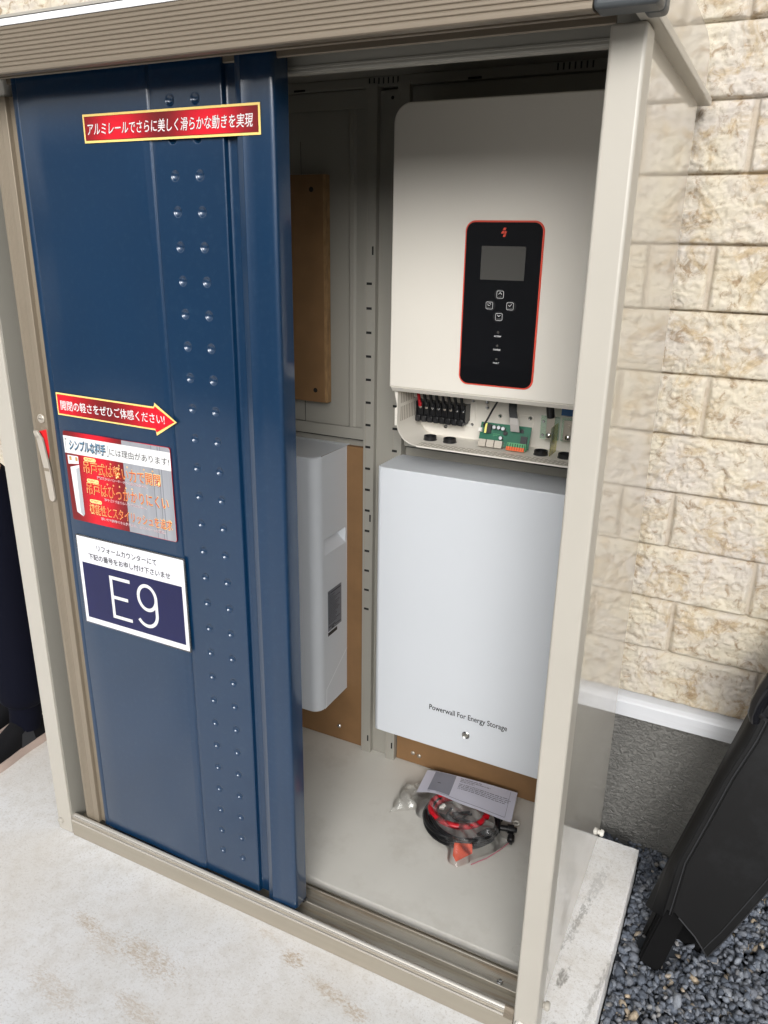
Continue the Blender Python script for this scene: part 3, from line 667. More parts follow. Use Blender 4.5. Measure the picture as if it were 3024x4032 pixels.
# arrow
t = sign_root('arrow_sticker', .30, 1.021, 'red arrow sticker pointing right with gold edge and white Japanese lettering')
def arrow(k, y0, y1, mt, b):
    # k: inset
    b.slab([(.1560 + k, 1.0325 + k), (.3975, 1.0305 + k), (.3995 - .2 * k + k * .3, 1.0210 + k * 2.0), (.4475 - k * 1.7, 1.0503), (.3995 + k * .3, 1.0802 - k * 2.0), (.3975, 1.0730 - k), (.1560 + k, 1.0755 - k)], y0, y1, mt)
b = MB(); arrow(0, .0160, .0166, GOLD, b); b.build('arrow_border', t)
b = MB(); arrow(.0030, .01540, .01595, RED2, b); b.build('arrow_face', t)
b = MB(); b.text('開閉の軽さをぜひご体感ください!', .1665, .4210, 1.0525, .0185, .0150, WHITEINK, .006); b.build('lettering', t)
# feature poster
t = sign_root('feature_poster', .294, .822, 'red and grey glossy poster with orange Japanese lettering about the door handle')
P0, P1, Q0, Q1 = .1608, .4262, .8205, 1.0018; Y = .0172
GREYP = mat('grey_poster_print', srgb(150, 152, 158), .3, var=.1, vscale=16, stretch=(5, 1, .3)); ORT = mat('orange_print', srgb(206, 78, 20), .4); YEL = mat('pale_yellow_print', srgb(250, 224, 150), .4); MAR = mat('maroon_print', srgb(110, 14, 18), .4)
b = MB(); b.slab(rrect(P0, P1, Q0, Q1, .004), Y - .0004, YD + .0001, RED3); b.build('poster_sheet', t)
b = MB(); b.sheet([(P0 + .150, Q0 + .0006), (P1 - .0035, Q0 + .0006), (P1 - .0004, Q0 + .004), (P1 - .0004, Q1 - .004), (P1 - .0035, Q1 - .0006), (P0 + .150, Q1 - .0006)], Y - .0006, GREYP)
for xx in (P1 - .045, P1 - .030, P1 - .024): b.sheet([(xx, Q0 + .001), (xx + .0015, Q0 + .001), (xx + .0015, Q1 - .001), (xx, Q1 - .001)], Y - .00068, mat('grey_line', srgb(112, 114, 120), .4))
b.build('poster_grey_side', t)
b = MB(); b.sheet([(P0 + .0002, Q1 - .0435), (P1 - .0002, Q1 - .0435), (P1 - .0002, Q1 - .0090), (P0 + .0002, Q1 - .0090)], Y - .00075, WHITEINK)
yy = Y - .0009; GB = mat('dark_blue_print', srgb(16, 40, 66), .4); GBL = mat('light_blue_print', srgb(120, 170, 200), .4)
b.text('「', P0 + .004, P0 + .0085, Q1 - .0265, .024, yy, GREYINK); b.text('シンプルな把手', P0 + .014, P0 + .1090, Q1 - .0262, .0230, yy, GREYINK, .05, .15); b.text('シンプルな把手', P0 + .014, P0 + .1080, Q1 - .0255, .0220, yy - .0001, GB, .03, .15)
b.text('シンプルな把手', P0 + .0145, P0 + .1070, Q1 - .0250, .0200, yy - .0002, GBL, -.012, .15)
b.text('」', P0 + .1110, P0 + .1150, Q1 - .0265, .022, yy, GREYINK); b.text('には理由があります!', P0 + .1180, P1 - .004, Q1 - .0270, .0145, yy, BLACKINK, .002)
b.build('poster_heading', t)
b = MB(); rows = [(Q1 - .0660, '吊戸式は軽い力で開閉', .046, .238, 'POINT.1', '摩擦が少ないローラーだから動きも軽やか。', .078, .205), (Q1 - .1085, '吊戸はひっかかりにくい', .048, .253, 'POINT.2', '砂やゴミづまりのトラブルが少ない。', .092, .198), (Q1 - .1500, '機能性とスタイリッシュを追求', .050, .258, 'POINT.3', '軽い力で開閉できる扉だから、よりスマートに進化。', .078, .240)]
for zc, s1, a, c_, s2, s3, d0, d1 in rows:
    b.text(s1, P0 + a, P0 + c_, zc - .0006, .0255 if s2 != 'POINT.3' else .022, yy + .0002, MAR, .016); b.text(s1, P0 + a, P0 + c_, zc, .0245 if s2 != 'POINT.3' else .0215, yy, YEL, .012)
    b.text(s1, P0 + a + .001, P0 + c_ - .001, zc, .0225 if s2 != 'POINT.3' else .0195, yy - .0001, ORT, 0)
    b.slab(rrect(P0 + a + .003, P0 + a + .034, zc + .0125, zc + .0200, .0035), yy - .0002, yy - .0001, YEL); b.text(s2, P0 + a + .006, P0 + a + .031, zc + .0163, .0042, yy - .0003, ORT, .01)
    b.text(s3, P0 + d0, P0 + d1, zc - .0170, .0062, yy + .0001, YEL if False else WHITEINK, .03); b.text(s3, P0 + d0 + .0003, P0 + d1 - .0003, zc - .0170, .0057, yy, mat('crimson_print', srgb(160, 40, 60), .4), -.004)
for (cx_, cz_) in [(.118 + .0205 * k, Q1 - .0510) for k in range(3)] + [(.2 + .0205 * k, Q1 - .0500) for k in range(2)] + [(.104 + .0155 * k, Q1 - .0930) for k in range(5)]:
    b.lathe((P0 + cx_, yy, cz_), (0, -1, 0), [(0, .0017), (.0001, .0017)], YEL, 10); b.lathe((P0 + cx_, yy - .0001, cz_), (0, -1, 0), [(0, .0010), (.0001, .0010)], ORT, 8)
b.build('poster_lettering', t)
b = MB(); yy = Y - .0008; W1 = mat('picture_white', srgb(226, 228, 230), .4); W2 = mat('picture_grey', srgb(176, 180, 184), .4); W3 = mat('picture_brass', srgb(190, 150, 90), .4)
b.sheet([(P0 + .014, Q0 + .018), (P0 + .030, Q0 + .011), (P0 + .0345, Q0 + .016), (P0 + .0345, Q0 + .117), (P0 + .010, Q0 + .110)], yy, W1); b.sheet([(P0 + .024, Q0 + .018), (P0 + .030, Q0 + .011), (P0 + .0345, Q0 + .016), (P0 + .0345, Q0 + .112), (P0 + .025, Q0 + .108)], yy - .0001, W2)
b.sheet([(P0 + .006, Q0 + .116), (P0 + .034, Q0 + .119), (P0 + .034, Q0 + .134), (P0 + .006, Q0 + .134)], yy, W1); b.sheet([(P0 + .010, Q0 + .124), (P0 + .0165, Q0 + .124), (P0 + .0165, Q0 + .132), (P0 + .010, Q0 + .132)], yy - .0001, W3); b.sheet([(P0 + .026, Q0 + .124), (P0 + .032, Q0 + .124), (P0 + .032, Q0 + .132), (P0 + .026, Q0 + .132)], yy - .0001, W3)
b.build('poster_picture', t)
# E9 sign
t = sign_root('number_sign', .30, .592, 'laminated white and navy card reading E9, lowest sign on the blue door')
E0, E1, F0, F1 = .1630, .4372, .5935, .7865; Y = .0168
b = MB(); b.slab(rrect(E0 - .003, E1 + .003, F0 - .003, F1 + .003, .004), Y + .0002, YD, LAMIN); b.build('laminate', t)
b = MB(); b.sheet([(E0, F0), (E1, F0), (E1, F1), (E0, F1)], Y, mat('white_card', srgb(232, 232, 238), .25)); b.build('card', t)
b = MB(); b.sheet([(E0 + .008, F0 + .012), (E1 - .008, F0 + .012), (E1 - .008, F1 - .056), (E0 + .008, F1 - .056)], Y - .0002, mat('navy_print', srgb(22, 25, 72), .2, var=.12, vscale=9)); b.build('navy_field', t)
b = MB(); BK = mat('charcoal_text', srgb(44, 44, 48), .4)
b.text('リフォームカウンターにて', E0 + .053, E0 + .208, F1 - .0185, .0135, Y - .0002, BK, .022); b.text('下記の番号をお申し付け下さいませ', E0 + .028, E0 + .240, F1 - .0400, .0140, Y - .0002, BK, .022)
def stroke(pts, w_, y, mt, bb):
    L = []; Rr = []
    for i, p in enumerate(pts):
        a = Vector(pts[max(i - 1, 0)]); c_ = Vector(pts[min(i + 1, len(pts) - 1)]); d = (c_ - a).normalized(); nrm = Vector((-d.y, d.x)) * w_ / 2
        L.append(Vector(p) + nrm); Rr.append(Vector(p) - nrm)
    for i in range(len(pts) - 1): bb.sheet([tuple(Rr[i]), tuple(Rr[i + 1]), tuple(L[i + 1]), tuple(L[i])], y, mt)
ex, e0, e1 = E0 + .079, F0 + .027, F0 + .121; wS = .0072
b.sheet([(ex, e0), (ex + wS, e0), (ex + wS, e1), (ex, e1)], Y - .0004, WHITEINK)
for zc, L_ in ((e0 + wS / 2, .052), (F0 + .0745, .045), (e1 - wS / 2, .054)): b.sheet([(ex + wS, zc - wS / 2), (ex + L_, zc - wS / 2), (ex + L_, zc + wS / 2), (ex + wS, zc + wS / 2)], Y - .0004, WHITEINK)
cx9, cz9, r9 = E0 + .1755, F0 + .0925, .0262
ring9 = [(cx9 + r9 * .86 * math.cos(a), cz9 + r9 * math.sin(a)) for a in np.linspace(-math.pi, math.pi, 41)]; stroke(ring9, wS, Y - .0004, WHITEINK, b)
tail9 = [(cx9 + r9 * .86, cz9 + .002), (cx9 + r9 * .86, cz9 - .018)] + [(cx9 - .004 + (r9 * .86 + .004) * math.cos(a), F0 + .0590 + .0290 * math.sin(a)) for a in np.linspace(0, -math.pi * .80, 18)]
stroke(tail9, wS, Y - .00045, WHITEINK, b); b.build('lettering', t)

# ================================================================== BOARDS
t = thing('hanging_board', (.34, .575, .98), 'narrow tan fibreboard hung on the upper back wall, holed at both ends', 'board')
b = MB(); b.box(.20, .4215, .5655, .5845, .9880, 1.4905, TAN); b.box(.4216, .4276, .5655, .5845, .9880, 1.4905, TANEDGE); b.build('board_panel', t)
b = MB()
for z in (1.0158, 1.4602): b.lathe((.3955 if z < 1.2 else .3915, .5654, z), (0, -1, 0), [(0, .0056), (.0003, .0056)], BLACKV, 20)
b.build('board_hole', t)
def board(name, x0, x1, z0, z1, label, screws):
    t = thing(name, ((x0 + x1) / 2, .59, z0), label, 'board', 'fibreboards behind the batteries'); b = MB(); b.box(x0, x1, .586, .600, z0, z1, TAN, .001); b.build('board_panel', t)
    for x, z in screws: b = MB(); b.lathe((x, .5858, z), (0, -1, 0), [(0, .006), (.0012, .005), (.0024, .0035), (.003, .001)], CHROME if x < .6 else ZINC, 16); b.build('screw', t)
board('lower_board', .02, .5150, .032, .8840, 'tan fibreboard behind the left grey battery cabinet', [(.445, .0745)])
board('lower_board', .6235, 1.15, .032, .8780, 'tan fibreboard behind the right grey battery cabinet with lettering', [(.690, .0600), (.672, .0635)])

# ================================================================== BATTERIES
def cabinet(x0, x1, y0, y1, z0, z1, r, mt, name, parent, seg=6, botlip=True):
    bm = bmesh.new(); bmesh.ops.create_cube(bm, size=1)
    for v in bm.verts: v.co = Vector(((x0 + x1) / 2 + v.co.x * (x1 - x0), (y0 + y1) / 2 + v.co.y * (y1 - y0), (z0 + z1) / 2 + v.co.z * (z1 - z0)))
    ed = [e for e in bm.edges if abs(e.verts[0].co.x - e.verts[1].co.x) < 1e-6 and abs(e.verts[0].co.y - e.verts[1].co.y) < 1e-6 and e.verts[0].co.y < y0 + .01]
    bmesh.ops.bevel(bm, geom=ed, offset=r, segments=seg, affect='EDGES', profile=.5)
    ed = [e for e in bm.edges if e.is_manifold and e.calc_face_angle(0) > .8]
    bmesh.ops.bevel(bm, geom=ed, offset=.0022, segments=2, affect='EDGES', profile=.5)
    b = MB(); b.bm(bm, mt, 'auto'); return b.build(name, parent)
# right one
t = thing('battery_cabinet', (.86, .52, .196), 'pale grey wall battery under the inverter with black lettering and a silver button', 'battery', 'grey battery cabinets')
cabinet(.6145, 1.1015, .4642, .586, .1985, .8830, .012, BATT, 'cabinet', t)
b = MB(); b.text('Powerwall For Energy Storage', .7632, .9566, .3065, .0190, .4639, BLACKINK, .012, 0); b.build('lettering', t)
b = MB(); b.lathe((.8588, .4642, .2592), (0, -1, 0), [(0, .0098), (.0016, .0096), (.0024, .0086), (.0012, .0074), (.0010, .0066), (.0020, .0062), (.0022, .0)], CHROME, 32); b.box(.8536, .8640, .4617, .4620, .2586, .2598, SLOT); b.build('power_button', t)
# left one: its right side has handle, seam and rating plate
t = thing('battery_cabinet', (.25, .52, .205), 'pale grey wall battery half behind the blue door with rating plate on its side', 'battery', 'grey battery cabinets')
def battery_left():
    x1 = .4701; x0 = .03; z0, z1 = .206, .8845; yf, yb_ = .4425, .5860; r = .026
    hy0, hy1, hz0, hz1 = .4748, .5785, .6340, .6760
    b = MB(); n = 8
    # outline in plan: back-left, front-left arc, front-right arc, back-right
    arc = lambda cx, cy, a0, a1: [(cx + r * math.cos(math.radians(a0 + (a1 - a0) * k / n)), cy + r * math.sin(math.radians(a0 + (a1 - a0) * k / n))) for k in range(n + 1)]
    pl = [(x0, yb_)] + arc(x0 + r, yf + r, 180, 270) + arc(x1 - r, yf + r, 270, 360)
    # front shell without the flat right side
    m_ = len(pl); e = .0025
    ring_ = lambda z, k: [(x + (k if x < .1 else -k if x > .40 and y < yb_ else 0), y + (k if y < yf + r else 0), z) for x, y in pl]
    vs = ring_(z0, e) + ring_(z0 + e, 0) + ring_(z1 - e, 0) + ring_(z1, e)
    fs = [(i * m_ + k, i * m_ + k + 1, (i + 1) * m_ + k + 1, (i + 1) * m_ + k) for i in range(3) for k in range(m_ - 1)]
    b.add(vs, fs, BATT, True)
    b.add([(x0, yb_, z1), (x1, yb_, z1)] + [(p[0], p[1], z1) for p in [(x, y) for x, y, z in ring_(z1, e)][::-1]][:-1], [tuple(range(m_ + 1))], BATT)
    b.add([(x0, yb_, z0), (x1, yb_, z0)] + [(p[0], p[1], z0) for p in [(x, y) for x, y, z in ring_(z0, e)][::-1]][:-1], [tuple(range(m_ + 1))], BATT)
    ya = yf + r
    # right side with the handle hole
    Yc = [ya, hy0, hy1, yb_]; Zc = [z0, hz0, hz1, z1]
    for i in range(3):
        for j in range(3):
            if i == 1 and j == 1: continue
            b.add([(x1, Yc[i], Zc[j]), (x1, Yc[i + 1], Zc[j]), (x1, Yc[i + 1], Zc[j + 1]), (x1, Yc[i], Zc[j + 1])], [(0, 1, 2, 3)], BATT)
    ob = b.build('cabinet', t)
    b = MB(); d = .022; a_, c_ = (hy0, hy1), (hz0, hz1); k = .010
    v = [(x1, hy0, hz0), (x1, hy1, hz0), (x1, hy1, hz1), (x1, hy0, hz1), (x1 - d, hy0 + .002, hz0 + .030), (x1 - d, hy1 - k, hz0 + .030), (x1 - d, hy1 - k, hz1 - .003), (x1 - d, hy0 + .002, hz1 - .003)]
    b.add(v, [(4, 5, 6, 7), (0, 1, 5, 4), (1, 2, 6, 5), (2, 3, 7, 6), (3, 0, 4, 7)], BATT); MB.fixn = False; b.build('hand_recess', t); MB.fixn = True
    b = MB(); b.box(x0 + .004, x1 - .0015, yb_ + .0022, .6030, z0 - .002, z1 + .0004, BATT, .001); b.build('mounting_plate', t)
    b = MB(); sx = x1 + .0002; W_ = mat('bright_seam', srgb(232, 236, 240), .35)
    def seam(p, q, w_):
        p = Vector(p); q = Vector(q); d_ = (q - p).normalized(); nn = Vector((-d_.y, d_.x)) * w_ / 2
        b.add([(sx, *(p - nn)), (sx, *(q - nn)), (sx, *(q + nn)), (sx, *(p + nn))], [(0, 1, 2, 3)], W_)
    seam((.5825, .8835), (.5875, .3310), .0032); seam((.5875, .3310), (.4795, .2590), .0030); seam((.4795, .2590), (.4772, .2060), .0030)
    b.build('side_seam', t)
    b = MB(); sx = x1 + .0004
    def q(y0_, y1_, za, zb_, mt, k=0): b.add([(sx + k, y0_, za), (sx + k, y1_, za), (sx + k, y1_, zb_), (sx + k, y0_, zb_)], [(0, 1, 2, 3)], mt)
    ly0, ly1, lz0, lz1 = .4880, .5560, .4215, .5330
    q(ly0, ly1, lz0, lz1, LABELG); q(ly0, ly0 + .046, lz0 - .0135, lz0 - .0035, BLACKINK)
    DK = mat('label_ink', srgb(40, 44, 50), .5)
    q(ly0 + .004, ly0 + .008, lz1 - .011, lz1 - .004, DK, .0002); q(ly0 + .013, ly1 - .004, lz1 - .0095, lz1 - .0065, DK, .0002)
    random.seed(3)
    for k in range(19):
        z = lz1 - .0165 - k * .0047; y = ly0 + .003
        if z < lz0 + .016: break
        L_ = random.uniform(.35, .9) * (ly1 - ly0 - .008)
        while y < ly0 + .003 + L_:
            w_ = random.uniform(.003, .010); q(y, min(y + w_, ly1 - .003), z, z + .0019, DK, .0002); y += w_ + .0014
    for k in range(5): q(ly0 + .004 + k * .0068, ly0 + .0085 + k * .0068, lz0 + .0085, lz0 + .0130, DK, .0002)
    q(ly0 + .018, ly0 + .030, lz0 + .0025, lz0 + .0070, DK, .0002); q(ly0 + .036, ly1 - .004, lz0 + .0065, lz0 + .0085, DK, .0002)
    b.build('rating_plate', t)
battery_left()

# ================================================================== INVERTER
inv = thing('wall_inverter', (.893, .51, .951), 'cream wall inverter with black red-edged control panel and open wiring bay', 'inverter')
IX0, IX1 = .6660, 1.1200
b = MB()
def rounded_prism(b, poly, y0, y1, e, mt):
    # front face inset by e to give a soft edge
    n_ = len(poly); c_ = Vector((sum(p[0] for p in poly) / n_, sum(p[1] for p in poly) / n_))
    ins = [];
    for i in range(n_):
        p0, p1, p2 = Vector(poly[i - 1]), Vector(poly[i]), Vector(poly[(i + 1) % n_]); d1 = (p1 - p0).normalized(); d2 = (p2 - p1).normalized()
        n1 = Vector((-d1.y, d1.x)); n2 = Vector((-d2.y, d2.x)); nn = (n1 + n2); nn = nn / max(.3, nn.dot(n1)) if nn.length > 1e-6 else n1; ins.append(p1 + nn * e)
    vs = [(p[0], y1, p[1]) for p in poly] + [(p[0], y0 + e, p[1]) for p in poly] + [(p[0] * .3 + q_[0] * .7, y0 + e * .3, p[1] * .3 + q_[1] * .7) for p, q_ in zip(poly, ins)] + [(q_[0], y0, q_[1]) for q_ in ins]
    fs = []
    for k in range(3): fs += [(k * n_ + i, k * n_ + (i + 1) % n_, (k + 1) * n_ + (i + 1) % n_, (k + 1) * n_ + i) for i in range(n_)]
    fs += [tuple(3 * n_ + i for i in range(n_)), tuple(range(n_))[::-1]]
    b.add(vs, fs[:-2], mt, True); b.add(vs, fs[-2:], mt, False)
rounded_prism(b, rrect(IX0, IX1, 1.0735, 1.5950, .034, 8, (0, 0, 1, 1)), .4131, .425, .0022, INV); b.build('front_cover', inv)
# body: tray with walls (U section): left wall, right wall, floor rounded, back
def tray():
    y0, y1 = .430, .586; zt = 1.590; xL, xR = .6765, 1.1095; zf = .9510; r = .046; n = 10
    out = [(xL, 1.064)] + [(xL + r - r * math.cos(math.radians(90 * k / n)), zf + r - r * math.sin(math.radians(90 * k / n))) for k in range(n + 1)] + \
          [(xR - r + r * math.sin(math.radians(90 * k / n)), zf + r - r * math.cos(math.radians(90 * k / n))) for k in range(n + 1)] + [(xR, 1.064)]
    th = .0016
    inn = [(xL + th, 1.064)] + [(xL + r - (r - th) * math.cos(math.radians(90 * k / n)), zf + r - (r - th) * math.sin(math.radians(90 * k / n))) for k in range(n + 1)] + \
          [(xR - r + (r - th) * math.sin(math.radians(90 * k / n)), zf + r - (r - th) * math.cos(math.radians(90 * k / n))) for k in range(n + 1)] + [(xR - th, 1.064)]
    b = MB(); b.extrude(out + inn[::-1], y0, .540, INV, 'y', smooth=True); b.build('tray_shell', inv)
    b = MB(); b.slab(out, .5402, .5425, INV); b.box(xL, xR, .430, .586, 1.0745, zt, INV, .001) ; b.box(xL + .004, xR - .004, .5426, .586, .99, 1.064, INV); b.build('tray_back', inv)
    # lip under the cover
    b = MB(); b.extrude([(.4135, 1.0725), (.4135, 1.0735), (.430, 1.0735), (.430, 1.0655), (.4215, 1.0640), (.4200, 1.0655)], IX0 + .004, IX1 - .004, INV, 'x'); b.build('cover_lip', inv)
    b = MB()
    for x in (.6855, .8957, 1.09): b.lathe((x, .4199, 1.0690), (0, -1, 0), [(0, .0030), (.0003, .0030)], BLACKV, 12)
    b.build('screw_hole', inv)
    b = MB(); b.extrude([(.6765, 1.0640), (.6765, .9900), (.6748, .9895), (.6720, .9895), (.6720, 1.0260), (.6765, 1.0285), (.6765, 1.035), (.6730, 1.048), (.6700, 1.064)][::-1], .4300, .4314, INV, 'y'); b.lathe((.6742, .4299, 1.008), (0, -1, 0), [(0, .0015), (.0006, .001)], WHITEP, 10); b.build('side_tab', inv)
    # vents: left wall louvres and floor slots
    b = MB()
    for k in range(9):
        y = .446 + k * .0085
        for j in range(2): b.box(.67815, .67845, y, y + .0032, 1.004 + j * .030 - (.008 if j == 0 else 0), 1.027 + j * .030, SLOT)
    zf2 = zf + th
    for r_ in range(5):
        y = .4335 + r_ * .0058; x = .722 + (r_ % 2) * .008
        while x < 1.060:
            b.box(x, x + .0125, y, y + .0018, zf2 + .0001, zf2 + .0004, SLOT); x += .0175
    b.build('vent_slots', inv)
    # floor flange at front
    b = MB(); b.box(.7245, 1.0620, .4268, .4300, .9500, .9528, INV); b.build('floor_flange', inv)
tray()
# control panel
b = MB(); rounded_prism(b, rrect(.8178, .9668, 1.0942, 1.3940, .0185, 8), .4110, .4132, .0008, REDLINE); b.build('panel_border', inv)
b = MB(); b.slab(rrect(.8188, .9658, 1.0952, 1.3930, .0178, 8), .41065, .4112, mat('dark_gap', srgb(60, 14, 12), .4)) if False else None
b.slab(rrect(.8208, .9638, 1.0972, 1.3910, .0160, 8), .4100, .4111, GLOSSBLK); cp = b.build('control_panel', inv)
b = MB(); b.slab(rrect(.8516, .9355, 1.2912, 1.3502, .0012, 2), .4096, .40995, SCREEN); b.build('display_screen', inv)
yp = .4097
def para(b, cx, cz, w_, h_, sk): b.sheet([(cx - w_ / 2 - sk, cz - h_ / 2), (cx + w_ / 2 - sk, cz - h_ / 2), (cx + w_ / 2 + sk, cz + h_ / 2), (cx - w_ / 2 + sk, cz + h_ / 2)], yp, REDLINE)
b = MB(); para(b, .8932, 1.3795, .0048, .0044, .0008); para(b, .8902, 1.3740, .0042, .0044, .0008); para(b, .8953, 1.3740, .0042, .0044, .0008); para(b, .8935, 1.3686, .0046, .0044, .0008); b.build('maker_emblem', inv)
for (x, z, nm) in ((.8927, 1.2657, 'UP'), (.8728, 1.2453, 'SET'), (.9129, 1.2456, 'ENTER'), (.8928, 1.2255, 'DOWN')):
    b = MB(); s_ = .0068
    b.lathe((x + (-.002 if nm in ('UP', 'DOWN') else .002), .40995, z), (0, -1, 0), [(0, .0098), (.0001, .0098)], mat('button_disc', srgb(26, 26, 28), .3), 20)  # dark grey disc behind each button
    b.slab(rrect(x - s_, x + s_, z - s_, z + s_, .0024, 4), .4094, .40975, mat('button_white', srgb(200, 200, 200), .4)); b.slab(rrect(x - s_ + .0008, x + s_ - .0008, z - s_ + .0008, z + s_ - .0008, .0018, 4), .4092, .4095, GLOSSBLK)
    yk = .4090; ww = .0007
    if nm == 'UP': stroke([(x - .0032, z + .0004), (x, z + .0036)], ww, yk, WHITEINK, b); stroke([(x, z + .0036), (x + .0032, z + .0004)], ww, yk, WHITEINK, b)
    if nm == 'DOWN': stroke([(x - .0032, z + .0036), (x, z + .0004)], ww, yk, WHITEINK, b); stroke([(x, z + .0004), (x + .0032, z + .0036)], ww, yk, WHITEINK, b)
    if nm == 'ENTER': stroke([(x - .0030, z + .0018), (x - .0006, z - .0002)], ww, yk, WHITEINK, b); stroke([(x - .0006, z - .0002), (x + .0034, z + .0042)], ww, yk, WHITEINK, b)
    if nm == 'SET': stroke([(x - .0028, z + .0034), (x - .0028, z + .0002), (x + .0010, z + .0002)], ww, yk, WHITEINK, b); stroke([(x - .0006, z + .0042), (x + .0028, z + .0042), (x + .0028, z + .0010)], ww, yk, WHITEINK, b)
    b.text(nm, x - min(.0045, .0012 * len(nm)), x + min(.0045, .0012 * len(nm)), z - .0038, .0021, yk, GREYINK); b.build('panel_button', inv)
for (z, nm) in ((1.1901, 'AC/INV'), (1.1651, 'CHARGE'), (1.1401, 'FAULT')):
    b = MB(); b.lathe((.8930, .40985, z + .0073), (0, -1, 0), [(0, .0022), (.0001, .0022)], SCREEN, 14); b.text(nm, .8927 - .00118 * len(nm), .8927 + .00118 * len(nm), z, .0030, yp, WHITEINK, .01); b.build('indicator_light', inv)
# wiring bay parts
def wiring():
    b = MB(); b.slab(rrect(.672 + .012, .8122, .9790, 1.0430, .004, 4), .5380, .5400, INV); pl = b.build('terminal_plate', inv)
    b = MB()
    for x, z in ((.806, 1.0370), (.806, .9852)): b.lathe((x, .5378, z), (0, -1, 0), [(0, .0036), (.0010, .0034), (.0018, .0024), (.0012, .0006)], CHROME, 14)
    b.lathe((.7455, .5378, .9745), (0, -1, 0), [(0, .0046), (.0016, .0046), (.0016, .003), (.006, .003)], CHROME, 6); b.build('plate_screw', inv)
    b = MB(); tx0, tx1 = .6860, .7990
    n = 8; pw = (tx1 - tx0) / n
    b.box(tx0, tx1, .516, .5378, 1.0000, 1.0290, BLKPLASTIC); b.box(tx0 - .001, tx1 - .002, .507, .5378, .9870, .9985, BLKPLASTIC)
    for k in range(n + 1):
        x = tx0 + k * pw; b.box(x - .0011, x + .0011, .5090, .5378, .9930, 1.0300, BLKPLASTIC)
    for k in range(n):
        x = tx0 + (k + .5) * pw; b.box(x - .0050, x + .0050, .5010, .516, .9868, 1.0000, BLKPLASTIC, .0012); b.box(x - .0020, x + .0020, .5004, .5012, .9890, .9960, mat('dull_slot', srgb(40, 40, 42), .3))
    tb = b.build('terminal_block', inv)
    b = MB()
    for k in range(n):
        x = tx0 + (k + .5) * pw; b.lathe((x, .5158, 1.0165), (0, -1, 0), [(0, .0036), (.0016, .0034), (.0022, .0018)], CHROME if k in (2, 3, 6, 7) else ZINC, 12)
    b.build('terminal_screw', inv)
    b = MB(); b.box(.684, .800, .5366, .5372, .9800, .9850, WHITEP)
    for k in range(12): b.box(.687 + k * .0094, .6874 + k * .0094, .5360, .5365, .9802, .9846, GREYINK)
    b.build('terminal_marker_strip', inv)
    for k in range(n):
        x = tx0 + (k + .5) * pw; c_ = REDWIRE if k == 0 else BLKWIRE
        b = MB(); b.tube([(x, .5145, 1.0200), (x - .001, .5105, 1.0310), (x - .003, .509, 1.045), (x - .004, .515, 1.066)], .0036, c_, 8)
        b.box(x - .0034, x + .0034, .5105, .5165, 1.018, 1.0275, REDWIRE if k == 0 else BLKPLASTIC, .001); b.build('terminal_wire', inv)
    b = MB(); b.tube([(.676 + .004, .515, 1.046), (.684, .511, 1.0385)], .0042, WHITEP, 8); b.build('wire_sleeve', inv)
    for (x, y) in ((.7290, .4905), (.7744, .4905), (.9734, .4885), (1.0225, .4885), (1.075, .489)):
        b = MB(); z = .9526; r_ = .0138
        b.lathe((x, y, z), (0, 0, 1), [(0, r_ + .001), (.001, r_ + .001), (.0012, r_), (.0085, r_), (.0090, r_ - .0006), (.0088, r_ - .0014), (.0020, r_ - .0016), (.0016, .004), (.0018, .001)], BLKPLASTIC, 32)
        b.build('cable_gland', inv)
    # mounting tab plate and circuit board
    b = MB(); b.slab(rrect(.852, .9385, .984, 1.0175, .004, 4), .5380, .5400, INV); b.build('board_bracket', inv)
    b = MB()
    for x, z in ((.8672, 1.0107), (.9325, 1.0130), (.8372, 1.0374), (.8385, 1.026)): b.lathe((x, .5378, z), (0, -1, 0), [(0, .0046), (.001, .0044), (.0024, .0030), (.0018, .0008)], CHROME, 14)
    b.build('bay_screw', inv)
    # board is tipped: top back, bottom forward
    def bp(u, v_, d=0):   # u 0..1 across, v_ 0..1 up, d out of the board
        x = .8385 + u * .1080; z = .9575 + v_ * .0440; y = .490 + v_ * .016 - d; return (x, y, z + d * .35)
    def bbox(u0, u1, v0, v1, d0, d1, mt, bb):
        vs = [bp(u, v_, d) for u in (u0, u1) for v_ in (v0, v1) for d in (d0, d1)]
        bb.add(vs, [(0, 1, 3, 2), (4, 6, 7, 5), (0, 4, 5, 1), (2, 3, 7, 6), (0, 2, 6, 4), (1, 5, 7, 3)], mt)
    b = MB(); bbox(0, 1, 0, 1, 0, .0016, PCB, b)
    b.build('circuit_board', inv)
    b = MB()
    for k in range(3): bbox(.04 + k * .162, .04 + k * .162 + .146, -.10, .22, .0016, .0135, ZINC, b)
    b.build('network_socket', inv)
    b = MB(); bbox(.60, .97, -.08, .22, .0016, .010, GREENP, b); bbox(.60, .95, -.13, .04, .009, .0125, ORANGEP, b)
    for k in range(8): bbox(.62 + k * .0475, .626 + k * .0475, -.10, .18, .0098, .0127, BLACKV, b)
    b.build('push_terminal', inv)
    b = MB(); bbox(.84, .96, .14, .55, .0017, .0085, BLKPLASTIC, b); bbox(.10, .23, .52, .92, .0017, .0105, BLKPLASTIC, b); bbox(.62, .80, .72, .80, .0017, .005, BLKPLASTIC, b); bbox(.80, .86, .70, .86, .0017, .005, BLKPLASTIC, b); b.build('chip', inv)
    b = MB(); bbox(.115, .155, .50, .94, .0107, .0112, YELLOW, b); b.build('transformer_tape', inv)
    b = MB(); bbox(0 - .02, .05, .55, .72, .0017, .009, WHITEP, b); b.build('wire_plug', inv)
